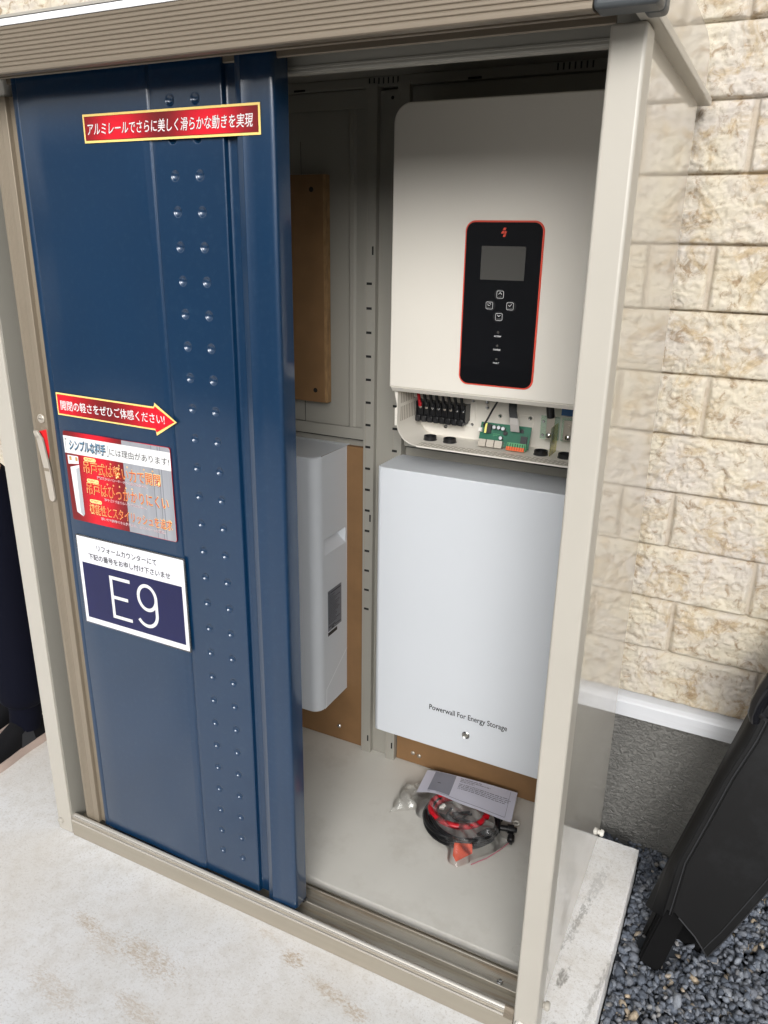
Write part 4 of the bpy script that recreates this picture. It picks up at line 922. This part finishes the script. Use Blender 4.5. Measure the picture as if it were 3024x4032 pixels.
    for (u, v_, r_, h_) in ((.29, .80, .0044, .0095), (.38, .80, .0044, .0095), (.47, .78, .0046, .0100), (.45, .36, .0044, .009)):
        b = MB(); b.lathe(bp(u, v_, .0016), (0, -1, .35), [(0, r_), (h_ * .8, r_), (h_ * .8 + .0004, r_ - .0004)], BLKPLASTIC, 14); b.lathe(bp(u, v_, .0016 + h_ * .81), (0, -1, .35), [(0, r_ - .0004), (.0006, r_ - .001)], mat('capacitor_top', srgb(190, 192, 194), .3, metal=.6), 14); b.build('capacitor', inv)
    b = MB(); b.lathe(bp(.52, .60, .0016), (0, -1, .35), [(0, .0044), (.005, .0044), (.0054, .004)], BLKPLASTIC, 14); b.build('buzzer', inv)
    b = MB(); b.text('RS485 CAN', bp(.28, .5)[0], bp(.44, .5)[0], bp(0, .5)[2], .0022, bp(0, .5, .0018)[1], WHITEINK) if False else None
    bbox(.27, .41, .52, .535, .0017, .0018, GREENP, b); bbox(.27, .36, .46, .475, .0017, .0018, GREENP, b); bbox(.27, .30, .42, .43, .0017, .0018, GREENP, b); b.build('board_print', inv)
    # cables down to the board
    b = MB(); b.tube([(.876, .505, 1.068), (.872, .503, 1.050), (.862, .500, 1.030), (.8530, .494, 1.008), (.8480, .488, .998)], .0021, BLKWIRE, 8); b.build('board_cable', inv)
    b = MB()
    def strip(pts, w_, mt, th=.0012):
        vs = []
        for x, y, z in pts: vs += [(x - w_ / 2, y, z), (x + w_ / 2, y, z), (x + w_ / 2, y + th, z), (x - w_ / 2, y + th, z)]
        fs = [(0, 1, 2, 3), tuple(4 * (len(pts) - 1) + k for k in (3, 2, 1, 0))]
        for i in range(len(pts) - 1):
            for k in range(4): fs.append((4 * i + k, 4 * i + (k + 1) % 4, 4 * i + 4 + (k + 1) % 4, 4 * i + 4 + k))
        b.add(vs, fs, mt)
    strip([(.9020, .503, 1.068), (.9045, .500, 1.050), (.9065, .495, 1.034), (.9110, .490, 1.020)], .0165, BLKWIRE, .003); strip([(.9110, .4895, 1.0205), (.9150, .486, 1.008), (.9160, .488, .9975), (.9160, .4895, .9925)], .0185, RIBBON)
    b.build('ribbon_cable', inv)
    # right: bus bars behind clear plates
    for (x0, x1, z0, z1) in ((.9600, .9985, .978, 1.026), (1.0030, 1.0800, .978, 1.026)):
        b = MB(); b.box(x0, x1, .520, .5225, z0, z1, ACRYL); b.build('clear_cover', inv)
    b = MB(); b.box(.9735, .9895, .5145, .5165, .978, 1.030, ZINC, .0005); b.box(1.0085, 1.040, .5145, .5165, .980, 1.022, ZINC, .0005); b.build('bus_bar', inv)
    b = MB(); b.tube([(.9815, .512, 1.026), (.9800, .507, 1.045), (.9795, .510, 1.068)], .0080, BLKWIRE, 10); b.build('bus_cable', inv)
    b = MB(); b.lathe((.9800, .514, .9880), (0, -1, 0), [(0, .0062), (.0025, .0058), (.0045, .0035), (.005, .0)], CHROME, 16); b.lathe((1.0190, .514, .9880), (0, -1, 0), [(0, .0062), (.0025, .0058), (.0045, .0035), (.005, .0)], CHROME, 16)
    b.lathe((1.0190, .514, 1.0085), (0, -1, 0), [(0, .0095), (.002, .0095), (.002, .0060), (.006, .0060), (.006, .003), (.010, .003)], ZINC, 6); b.lathe((.9655, .5195, 1.014), (0, -1, 0), [(0, .0030), (.0015, .0024)], CHROME, 12); b.lathe((.9655, .5195, .9860), (0, -1, 0), [(0, .0030), (.0015, .0024)], CHROME, 12); b.build('bus_bolt', inv)
    b = MB(); b.box(.9950, .9966, .470, .519, .9560, 1.014, YACRYL); b.build('yellow_divider', inv)
    b = MB(); b.box(1.000, 1.060, .522, .530, 1.0300, 1.066, BLUEP); b.build('blue_part', inv)
wiring()

# ================================================================== BAG OF CABLES, MANUAL
t = thing('cable_bag', (.87, .40, .03), 'clear plastic bag of coiled red and black cables on the shed floor', 'bag')
def coil(cx, cy, rx, ry, rot, z0, amp, turns, n, ph=0, jit=.004):
    pts = []
    for i in range(n):
        a = ph + 2 * math.pi * turns * i / (n - 1); j = jit * math.sin(a * 1.7 + ph * 3)
        x = (rx + j) * math.cos(a); y = (ry + j) * math.sin(a)
        pts.append((cx + x * math.cos(rot) - y * math.sin(rot), cy + x * math.sin(rot) + y * math.cos(rot), z0 + amp * (.5 + .5 * math.sin(a * .5 + ph))))
    return pts
b = MB(); b.tube(coil(.8560, .4480, .0700, .0540, .1, .0520, .004, 1, 60), .0068, REDWIRE, 12, closed=False); b.tube(coil(.8620, .4520, .0600, .0490, .3, .0430, .006, 1.0, 50, .7), .0062, REDWIRE, 12); b.build('red_cable', t)
b = MB(); b.tube(coil(.8720, .4370, .0880, .0720, .15, .0400, .006, 2.0, 110, .3, .005), .0062, BLKWIRE, 10); b.tube(coil(.8780, .4350, .0800, .0800, .0, .0520, .004, 1.0, 60, 1.2), .0040, BLKWIRE, 10); b.tube(coil(.8700, .4350, .0920, .0860, .2, .0380, .003, 1.6, 90, 2.0), .0032, BLKWIRE, 8); b.build('black_cable', t)
b = MB()
for k in range(9):
    a = k * 1.1; x = .850 + .026 * math.cos(a); y = .435 + .02 * math.sin(a * 1.3); L_ = .026
    b.tube([(x - L_ * math.cos(a * .7), y - L_ * math.sin(a * .7) * .6, .040 + .002 * (k % 3)), (x + L_ * math.cos(a * .7), y + L_ * math.sin(a * .7) * .6, .044)], .0028, BLKWIRE if k % 3 else mat('dark_connector', srgb(60, 60, 64), .4), 8)
b.tube([(.820, .430, .058), (.822, .442, .058)], .0062, WHITEP, 12); b.build('connectors', t)
b = MB(); b.add([(.885, .352, .045), (.915, .330, .036), (.932, .345, .040), (.925, .362, .050), (.905, .312, .032), (.892, .325, .034)], [(0, 1, 2, 3), (0, 5, 4, 1), (1, 4, 2)], mat('orange_tag', srgb(236, 84, 34), .45)); b.build('orange_tag', t)
b = MB(); b.lathe((.985, .450, .048), (.9, .35, -.1), [(-.022, .0065), (-.004, .0075), (-.004, .0105), (.010, .0110), (.011, .007), (.018, .006)], BLKPLASTIC, 16); b.lathe((.995, .436, .043), (.2, -1, -.2), [(0, .008), (.014, .0085), (.016, .006), (.021, .005)], BLKPLASTIC, 14); b.tube([(.965, .440, .042), (.940, .425, .045), (.925, .400, .045)], .0055, BLKWIRE, 10); b.build('black_plug', t)
b = MB(); b.tube([(.9915 + .007 * math.cos(a), .484 + .007 * math.sin(a), .0415) for a in np.linspace(0, 6.0, 14)], .0022, WHITEP, 8); b.build('white_ring', t)
# crumpled film: a wavy sheet draped over the coil
def film(poly_fn, nx, ny, name):
    P = []
    for i in range(nx):
        for j in range(ny): P.append(poly_fn(i / (nx - 1), j / (ny - 1)))
    return grid_obj(name, np.array(P), nx, ny, FILM, True, t, loc=(.87, .40, .03))
def fn1(u, v):
    # boundary points walk: left/low edge to right edge
    a = np.array([.722, .455]); b_ = np.array([.912, .298]); c_ = np.array([1.000, .425]); d = np.array([.80, .54])
    p = a * (1 - u) * (1 - v) + b_ * u * (1 - v) + c_ * u * v + d * (1 - u) * v
    e = min(u, 1 - u, v, 1 - v); w_ = min(1, e / .16)
    z = .0305 + .031 * w_ ** .6 + .005 * math.sin(u * 23 + v * 9) * w_ + .004 * math.sin(v * 31 - u * 17) * w_
    k = .006 * math.sin(u * 19 + v * 13)
    return (p[0] + k * (1 - w_), p[1] + k * (1 - w_), z)
def fn2(u, v):
    a = np.array([.700, .388]); b_ = np.array([.752, .425]); c_ = np.array([.765, .530]); d = np.array([.690, .490])
    p = a * (1 - u) * (1 - v) + b_ * u * (1 - v) + c_ * u * v + d * (1 - u) * v
    e = min(u, 1 - u, v, 1 - v); w_ = min(1, e / .3)
    return (p[0] + .004 * math.sin(v * 14), p[1], .0305 + .026 * w_ ** .7 + .005 * math.sin(u * 15 + v * 22) * w_)
film(fn1, 70, 70, 'bag_film'); film(fn2, 40, 40, 'bag_film')
b = MB(); b.tube([(.939, .318, .034), (.965, .348, .038), (.985, .385, .040), (.998, .425, .038)], .0014, mat('zip_strip', srgb(176, 110, 120), .4), 6); b.build('bag_zip', t)
# folded manual lying on the bag
t2 = thing('instruction_sheet', (.86, .51, .06), 'white printed paper sheet with a grey block lying on the cable bag', 'paper')
A_, B_, C_, D_ = np.array([.7453, .4462]), np.array([.7326, .5450]), np.array([.9690, .5640]), np.array([.9876, .4516])
def paperpt(u, v, d=0):
    p = A_ * (1 - u) * (1 - v) + D_ * u * (1 - v) + C_ * u * v + B_ * (1 - u) * v
    z = .0690 + .006 * math.sin(u * math.pi) * (1 - v * .5) - .010 * max(0, .18 - u) * 2 + .0025 * math.sin(u * 11 + v * 2) * (1 - v) - (.006 * v)
    return (p[0], p[1] - .008 * math.exp(-((u - .20) / .10) ** 2) * (1 - v) * 0 + .006 * math.sin(u * 6.3) * (1 - v), z + d)
def pgrid(u0, u1, v0, v1, nu, nv, mt, d, name, th=0):
    P = np.array([paperpt(u0 + (u1 - u0) * i / (nu - 1), v0 + (v1 - v0) * j / (nv - 1), d) for i in range(nu) for j in range(nv)])
    o = grid_obj(name, P, nu, nv, mt, True, t2, loc=(.86, .51, .06)); return o
o = pgrid(0, 1, 0, 1, 40, 16, PAPER, 0, 'paper_sheet')
pgrid(.10, .335, .12, .98, 16, 12, PAPERGREY, .0005, 'printed_block')
b = MB()
def pline(u0, u1, v0, v1, mt):
    n_ = 8; vs = []
    for i in range(n_): u = u0 + (u1 - u0) * i / (n_ - 1); vs += [paperpt(u, v0, .0006), paperpt(u, v1, .0006)]
    b.add(vs, [(2 * i, 2 * i + 2, 2 * i + 3, 2 * i + 1) for i in range(n_ - 1)], mt)
random.seed(5)
for k, v in enumerate((.90, .84, .78, .68, .62, .56, .50)):
    u = .39; end = (.62, .72, .55, .93, .95, .93, .90)[k]
    while u < end:
        w_ = random.uniform(.01, .05); pline(u, min(u + w_, end), v, v + .022, STEXT); u += w_ + .008
pline(.93, .933, .10, .95, STEXT); pline(.10, .93, .085, .097, STEXT); pline(.17, .205, .50, .52, BLACKINK); b.build('printed_lines', t2)

# ================================================================== BLACK COVERED FRAME
t = thing('covered_frame', (1.40, .42, -.08), 'black vinyl covered frame leaning on the house wall with feet in the gravel', 'covered frame')
def PY(z): return .39 + .2 * z
fp = [(1.345, .012), (1.351, .030), (1.368, .029), (1.376, .022), (1.412, -.006), (1.428, -.024), (1.442, -.040), (1.452, -.020), (1.467, .008), (1.495, .070), (1.526, .141), (1.62, .36), (1.74, .66), (1.84, .90), (1.60, 1.02), (1.553, .90), (1.500, .66), (1.443, .426), (1.413, .338), (1.385, .235), (1.357, .135)]
b = MB(); n_ = len(fp); vs = [(x, PY(z), z) for x, z in fp] + [(x + .001, PY(z) + .004, z) for x, z in fp]
b.add(vs, [tuple(range(n_)), tuple(range(n_, 2 * n_))[::-1]] + [(i, (i + 1) % n_, n_ + (i + 1) % n_, n_ + i) for i in range(n_)], VINYL); b.build('cover_front', t)
b = MB()
inner = [(1.345, .012), (1.357, .135), (1.385, .235), (1.413, .338), (1.443, .426), (1.500, .66), (1.553, .90), (1.60, 1.02)]
outer = [(1.3085, .4450, -.024), (1.3350, .464, .085), (1.3650, .489, .194), (1.3910, .507, .286), (1.4320, .534, .440), (1.492, .575, .66), (1.546, .612, .90), (1.59, .64, 1.02)]
vs = []; 
for (x, z), o_ in zip(inner, outer):
    vs += [(x, PY(z), z), ((x + o_[0]) / 2 - .004, (PY(z) + o_[1]) / 2 - .002, (z + o_[2]) / 2), o_]
b.add(vs, [(3 * i + k, 3 * i + k + 1, 3 * i + k + 4, 3 * i + k + 3) for i in range(7) for k in range(2)], VINYL, True); so = b.build('cover_side', t)
m_ = so.modifiers.new('thickness', 'SOLIDIFY'); m_.thickness = .003
def bar(b, p0, p1, wx, wy, mt, bev=.003, rot=0):
    p0 = Vector(p0); p1 = Vector(p1); d = (p1 - p0); L_ = d.length; q_ = d.to_track_quat('Z', 'Y')
    bm = bmesh.new(); bmesh.ops.create_cube(bm, size=1)
    for v in bm.verts: v.co = Vector((v.co.x * wx, v.co.y * wy, v.co.z * L_))
    bmesh.ops.bevel(bm, geom=list(bm.edges), offset=bev, segments=2, affect='EDGES')
    for v in bm.verts:
        c_ = v.co.copy(); c_.rotate(Euler((0, 0, rot))); c_.rotate(q_); v.co = c_ + (p0 + p1) / 2
    b.bm(bm, mt, False)
b = MB(); bar(b, (1.333, .360, -.095), (1.418, .520, .16), .046, .040, FOAM, .004, .5); b.build('foam_leg', t)
b = MB(); bar(b, (1.395, .45, -.09), (1.46, .55, .18), .075, .035, FOAM, .004, .3); b.build('foam_leg', t)
b = MB(); bar(b, (1.318, .435, -.095), (1.44, .55, .42), .016, .016, RUBBER_AND_SHADE, .003); b.build('rear_tube', t)
b = MB(); bar(b, (1.47, .49, .0), (1.64, .60, .95), .05, .05, FOAM, .004, .2); b.build('inner_post', t)
VH = mat('worn_vinyl_edge', srgb(46, 47, 50), .6, bump=.4, bscale=300)
b = MB(); lo = [(1.376, .022), (1.412, -.006), (1.428, -.024), (1.442, -.040), (1.452, -.020), (1.467, .008), (1.495, .070), (1.526, .141), (1.62, .36), (1.74, .66)]
b.tube([(x, PY(z) - .0008, z) for x, z in lo], .0014, VH, 6); b.build('worn_hem', t)
b = MB(); b.tube([(x + .012, PY(z + .004) - .0004, z + .010) for x, z in inner], .0011, VH, 6); b.tube([(x + .0165, PY(z + .004) - .0004, z + .008) for x, z in inner], .0009, VINYL, 6); b.build('side_seam_welt', t)
b = MB(); b.tube([(x - .010, PY(z + .010) - .0004, z + .014) for x, z in lo[3:]], .0010, VH, 6); b.build('hem_stitching', t)
# glossy handle at the top of the visible part
b = MB()
hp_ = [(1.444, .440, .500), (1.441, .436, .520), (1.444, .434, .545), (1.452, .436, .572), (1.462, .440, .600), (1.474, .445, .625)]
b.tube(hp_, [.009, .013, .015, .016, .016, .014], KNOB, 18); b.lathe((1.4630, .430, .543), (-.25, -1, .15), [(-.02, .028), (.0, .030), (.006, .027), (.008, .020), (.004, .017), (.003, .0)], KNOB, 36); b.build('glossy_handle', t)

# ================================================================== PERSON (mostly outside the frame, behind the left post)
def skin_mesh(name, verts, edges, root, mt, parent, sub=2):
    me = bpy.data.meshes.new(name); me.from_pydata([v[:3] for v in verts], edges, []); ob = bpy.data.objects.new(name, me); COL.objects.link(ob)
    m_ = ob.modifiers.new('skin', 'SKIN'); m_.use_smooth_shade = True
    for i, v in enumerate(verts):
        sv = me.skin_vertices[0].data[i]; sv.radius = (v[3], v[4] if len(v) > 4 else v[3]); sv.use_root = (i == root)
    s_ = ob.modifiers.new('sub', 'SUBSURF'); s_.levels = sub; s_.render_levels = sub
    dg = bpy.context.evaluated_depsgraph_get(); m2 = bpy.data.meshes.new_from_object(ob.evaluated_get(dg)); bpy.data.objects.remove(ob)
    m2.materials.clear(); m2.materials.append(mt)
    for p in m2.polygons: p.use_smooth = True
    o = bpy.data.objects.new(name, m2); COL.objects.link(o)
    if parent is not None: o.parent = parent; o.matrix_parent_inverse = Matrix.Identity(4); o.location = -Vector(parent.location)
    return o
def person():
    t = thing('person', (-.42, .22, 0), 'person in navy trousers and black shoes standing beyond the left post', 'person')
    fx, fy = -.346, .212        # near ankle
    gx, gy = -.475, .290          # far ankle
    hx, hy = -.44, .23
    # body: head, neck, arms with hands, as one skinned surface
    H = [(hx, hy, .80, .05, .05), (hx, hy, .95, .06, .05), (hx, hy, 1.12, .08, .055), (hx, hy, 1.22, .07, .055), (hx, hy - .005, 1.285, .036), (hx, hy - .015, 1.33, .058, .065), (hx, hy - .02, 1.39, .068, .08), (hx, hy - .012, 1.45, .05, .055)]
    E = [(i, i + 1) for i in range(7)]
    for s_ in (-1, 1):
        k = len(H); sx = hx + s_ * .15
        H += [(sx, hy, 1.19, .032), (sx + s_ * .035, hy + .005, .97, .026), (hx + s_ * .02, hy - .125, .93, .024), (hx + s_ * .010, hy - .160, .905, .022, .012), (hx + s_ * .004, hy - .170, .870, .024, .010)]
        E += [(3, k), (k, k + 1), (k + 1, k + 2), (k + 2, k + 3), (k + 3, k + 4)]
        for j in range(4):
            m = len(H); oy = -.020 + .0125 * j; L_ = (.050, .060, .056, .044)[j]
            H += [(hx + s_ * .002, hy - .178 + oy, .855, .0065), (hx - s_ * .004, hy - .182 + oy, .855 - L_ * .55, .006), (hx - s_ * .012, hy - .180 + oy, .855 - L_, .005)]; E += [(k + 4, m), (m, m + 1), (m + 1, m + 2)]
        m = len(H); H += [(hx + s_ * .020, hy - .192, .885, .008), (hx + s_ * .008, hy - .204, .865, .0065)]; E += [(k + 3, m), (m, m + 1)]
    for (ax, ay) in ((fx, fy), (gx, gy)):
        k = len(H); ox = hx + (.07 if ax == fx else -.07); H += [(ox, hy, .74, .05), ((ox + ax) / 2, hy - .02, .42, .04), (ax, ay, .11, .026), (ax, ay - .04, .050, .018, .014)]; E += [(0, k), (k, k + 1), (k + 1, k + 2), (k + 2, k + 3)]
    skin_mesh('body', H, E, 0, SKIN, t)
    # face features and hair
    b = MB(); hc = Vector((hx, hy - .02, 1.39))
    for s_ in (-1, 1): b = MB(); b.lathe(hc + Vector((s_ * .024, -.078, .005)), (0, -1, 0), [(0, .009), (.003, .006), (.004, .001)], WHITEP, 12); b.lathe(hc + Vector((s_ * .024, -.0822, .005)), (0, -1, 0), [(0, .004), (.001, .003)], BLACKINK, 10); b.build('eye', t)
    b = MB(); b.lathe(hc + Vector((0, -.073, -.012)), (0, -.85, -.5), [(0, .011), (.012, .010), (.018, .006), (.020, .001)], SKIN, 12); b.build('nose', t); b = MB(); b.tube([hc + Vector((-.018, -.072, -.038)), hc + Vector((0, -.079, -.040)), hc + Vector((.018, -.072, -.038))], .0035, mat('lips', srgb(170, 100, 90), .5), 8); b.build('mouth', t)
    for s_ in (-1, 1): b = MB(); b.lathe(hc + Vector((s_ * .070, .008, .0)), (s_, .2, 0), [(-.004, .016), (.004, .018), (.008, .012)], SKIN, 12); b.build('ear', t)
    bm = bmesh.new(); bmesh.ops.create_icosphere(bm, subdivisions=3, radius=1)
    for v in bm.verts:
        c = v.co; z = max(c.z, -.35 if c.y > .1 else .28); v.co = Vector((hc.x + c.x * .078, hc.y + .010 + c.y * .088, hc.z + .012 + z * .078))
    b = MB(); b.bm(bm, HAIR, True); b.build('hair', t)
    V = [(hx, hy, .82, .10, .085), (hx, hy, .96, .105, .085), (hx, hy, 1.10, .12, .085), (hx, hy, 1.20, .085, .065), (hx, hy, 1.235, .05, .05)]; E = [(0, 1), (1, 2), (2, 3), (3, 4)]
    for s_ in (-1, 1): k = len(V); sx = hx + s_ * .15; V += [(sx, hy, 1.18, .055), (sx + s_ * .035, hy + .005, .97, .045), (hx + s_ * .030, hy - .115, .935, .036)]; E += [(3, k), (k, k + 1), (k + 1, k + 2)]
    skin_mesh('shirt', V, E, 0, SHIRTM, t)
    V = [(hx, hy, .83, .105, .088), (hx, hy, .76, .11, .09)]; E = [(0, 1)]
    for (ax, ay) in ((fx, fy), (gx, gy)):
        k = len(V); ox = hx + (.075 if ax == fx else -.075)
        V += [(ox, hy, .66, .098, .095), ((ox * .6 + ax * .4), hy - .012, .50, .090, .090), ((ox + ax) / 2, hy - .015, .38, .083, .085), (ax, ay - .004, .22, .076, .082), (ax, ay - .005, .110, .074, .080)]
        E += [(1, k)] + [(k + i, k + i + 1) for i in range(4)]
    skin_mesh('trousers', V, E, 0, CLOTHNAVY, t)
    for (ax, ay) in ((fx, fy), (gx, gy)):
        b = MB(); b.tube([(ax, ay - .002, .16), (ax, ay - .004, .10), (ax, ay - .012, .055)], [.046, .043, .040], CLOTHNAVY, 16); b.build('sock', t)
    # shoes: lofted along y, toe towards the camera side
    for (ax, ay) in ((fx, fy), (gx, gy)):
        b = MB(); heel = ay + .050; toe = ay - .195
        st = [(0.0, .026, .050, .0), (.06, .033, .072, .0), (.18, .035, .085, .0), (.32, .034, .098, .0), (.45, .035, .080, .0), (.6, .040, .056, .0), (.75, .043, .046, .0), (.88, .038, .040, .002), (.96, .026, .032, .005), (1.0, .010, .022, .009)]
        vs = []; n = 14
        for f_, w_, h_, lift in st:
            y = heel + (toe - heel) * f_
            for k in range(n + 1):
                a = math.pi * k / n; vs.append((ax + w_ * math.cos(a) * (1 if abs(math.cos(a)) > .1 else 1), y, .016 + lift + (h_ - .016) * math.sin(a) ** .75))
        fs = [(i * (n + 1) + k, i * (n + 1) + k + 1, (i + 1) * (n + 1) + k + 1, (i + 1) * (n + 1) + k) for i in range(len(st) - 1) for k in range(n)]
        fs += [tuple(range(n + 1)), tuple((len(st) - 1) * (n + 1) + k for k in range(n + 1))[::-1]]
        b.add(vs, fs, SHOEM, True)
        # overlay panels on the sides
        for s_ in (-1, 1):
            for (y0, y1) in ((ay - .060, ay - .012),): b.add([(ax + s_ * .0372, y0, .022), (ax + s_ * .0362, y1, .022), (ax + s_ * .030, y1 - .004, .072), (ax + s_ * .031, y0 + .012, .060)], [(0, 1, 2, 3)], SHOEP)
        sh = b.build('shoe', t)
        b = MB(); out = []
        for f_, w_, h_, lift in [(-.02, .012, 0, 0), (0.0, .026, 0, 0)] + [(q_[0], q_[1], 0, q_[3]) for q_ in st[1:]] + [(1.02, .004, 0, .010)]:
            out.append((heel + (toe - heel) * f_, w_ + .0035, lift))
        vs = []
        for y, w_, lift in out: vs += [(ax - w_, y, lift), (ax - w_ - .0015, y, lift + .024), (ax + w_ + .0015, y, lift + .024), (ax + w_, y, lift)]
        fs = [(0, 1, 2, 3), tuple(4 * (len(out) - 1) + k for k in (3, 2, 1, 0))]
        for i in range(len(out) - 1):
            for k in range(4): fs.append((4 * i + k, 4 * i + (k + 1) % 4, 4 * i + 4 + (k + 1) % 4, 4 * i + 4 + k))
        b.add(vs, fs, SOLEM, True); b.build('sole', sh)
person()
# small white clip seen on the outer side of the left post
b = MB(); b.add([(-.001, .010, .668), (-.001, .030, .668), (-.001, .030, .702), (-.001, .010, .705), (-.010, .012, .676), (-.010, .026, .676), (-.010, .026, .692), (-.010, .012, .690)], [(0, 1, 2, 3), (4, 7, 6, 5), (0, 4, 5, 1), (1, 5, 6, 2), (2, 6, 7, 3), (3, 7, 4, 0)], WHITEP); b.build('side_clip', shed)

# ================================================================== ADDED HOUSE (unseen behind the camera, cuts the low sky and shows in reflections)
t = thing('sky_blocking_house', (-.5, -7.4, -.12), 'grey sided two-window house added unseen behind the camera to block low sky', 'house')
NG = mat('grey_lap_siding', srgb(150, 148, 146), .7, var=.06, vscale=3)
b = MB(); b.box(-9, 8, -11, -7.4, -.13, 2.4, NG)
for k in range(14): b.box(-9.01, 8.01, -7.4, -7.392, .03 + k * .165, .036 + k * .165, mat('siding_joint', srgb(96, 95, 94), .8))
b.build('wall', t)
b = MB(); b.extrude([(-11.4, 2.36), (-6.98, 2.36), (-6.98, 2.46), (-9.2, 3.1), (-11.4, 2.46)], -9.4, 8.4, mat('dark_roof', srgb(70, 70, 76), .7), 'x'); b.build('roof', t)
for x in (-4.6, -.8, 3.4):
    b = MB(); b.box(x, x + 1.5, -7.40, -7.36, .95, 2.15, WHITEP); w1 = b.build('window', t)
    b = MB(); b.box(x + .06, x + .72, -7.372, -7.352, 1.01, 2.09, GLOSSBLK); b.box(x + .78, x + 1.44, -7.372, -7.352, 1.01, 2.09, GLOSSBLK); b.build('pane', w1)

def split_loose(prefix, new=None):
    for ob in [o for o in bpy.data.objects if o.type == 'MESH' and (o.name == prefix or o.name.startswith(prefix + '.'))]:
        me = ob.data; n = len(me.vertices); par = list(range(n))
        def find(a):
            while par[a] != a: par[a] = par[par[a]]; a = par[a]
            return a
        for p in me.polygons:
            v = list(p.vertices); a = find(v[0])
            for q in v[1:]: par[find(q)] = a
        isl = {}
        for p in me.polygons: isl.setdefault(find(p.vertices[0]), []).append(p)
        if len(isl) < 2: 
            if new: ob.name = new
            continue
        for polys in isl.values():
            idx = sorted({v for p in polys for v in p.vertices}); mp = {v: i for i, v in enumerate(idx)}
            m2 = bpy.data.meshes.new(new or prefix); m2.from_pydata([me.vertices[v].co[:] for v in idx], [], [[mp[v] for v in p.vertices] for p in polys])
            for m_ in me.materials: m2.materials.append(m_)
            m2.polygons.foreach_set('material_index', [p.material_index for p in polys]); m2.polygons.foreach_set('use_smooth', [p.use_smooth for p in polys])
            if any(p.use_smooth for p in polys): m2.set_sharp_from_angle(angle=math.radians(38)); m2.polygons.foreach_set('use_smooth', [p.use_smooth for p in polys])
            o2 = bpy.data.objects.new(new or prefix, m2); COL.objects.link(o2); o2.parent = ob.parent; o2.location = ob.location
        bpy.data.objects.remove(ob)
for a_, b_ in (('chip', None), ('bus_bolt', None), ('bus_bar', None), ('plate_screw', None), ('screw_hole', None), ('bay_screw', None), ('terminal_screw', None), ('board_hole', None), ('network_socket', None),
               ('stud_slots', 'stud_slot'), ('pane', None)): split_loose(a_, b_)
for o in [o for o in bpy.data.objects if o.name.startswith('vent_slots') and o.parent and o.parent.name.startswith('back_beam')]:
    o.name = 'beam_slots'
split_loose('beam_slots', 'beam_slot')
split_loose('white_ring')
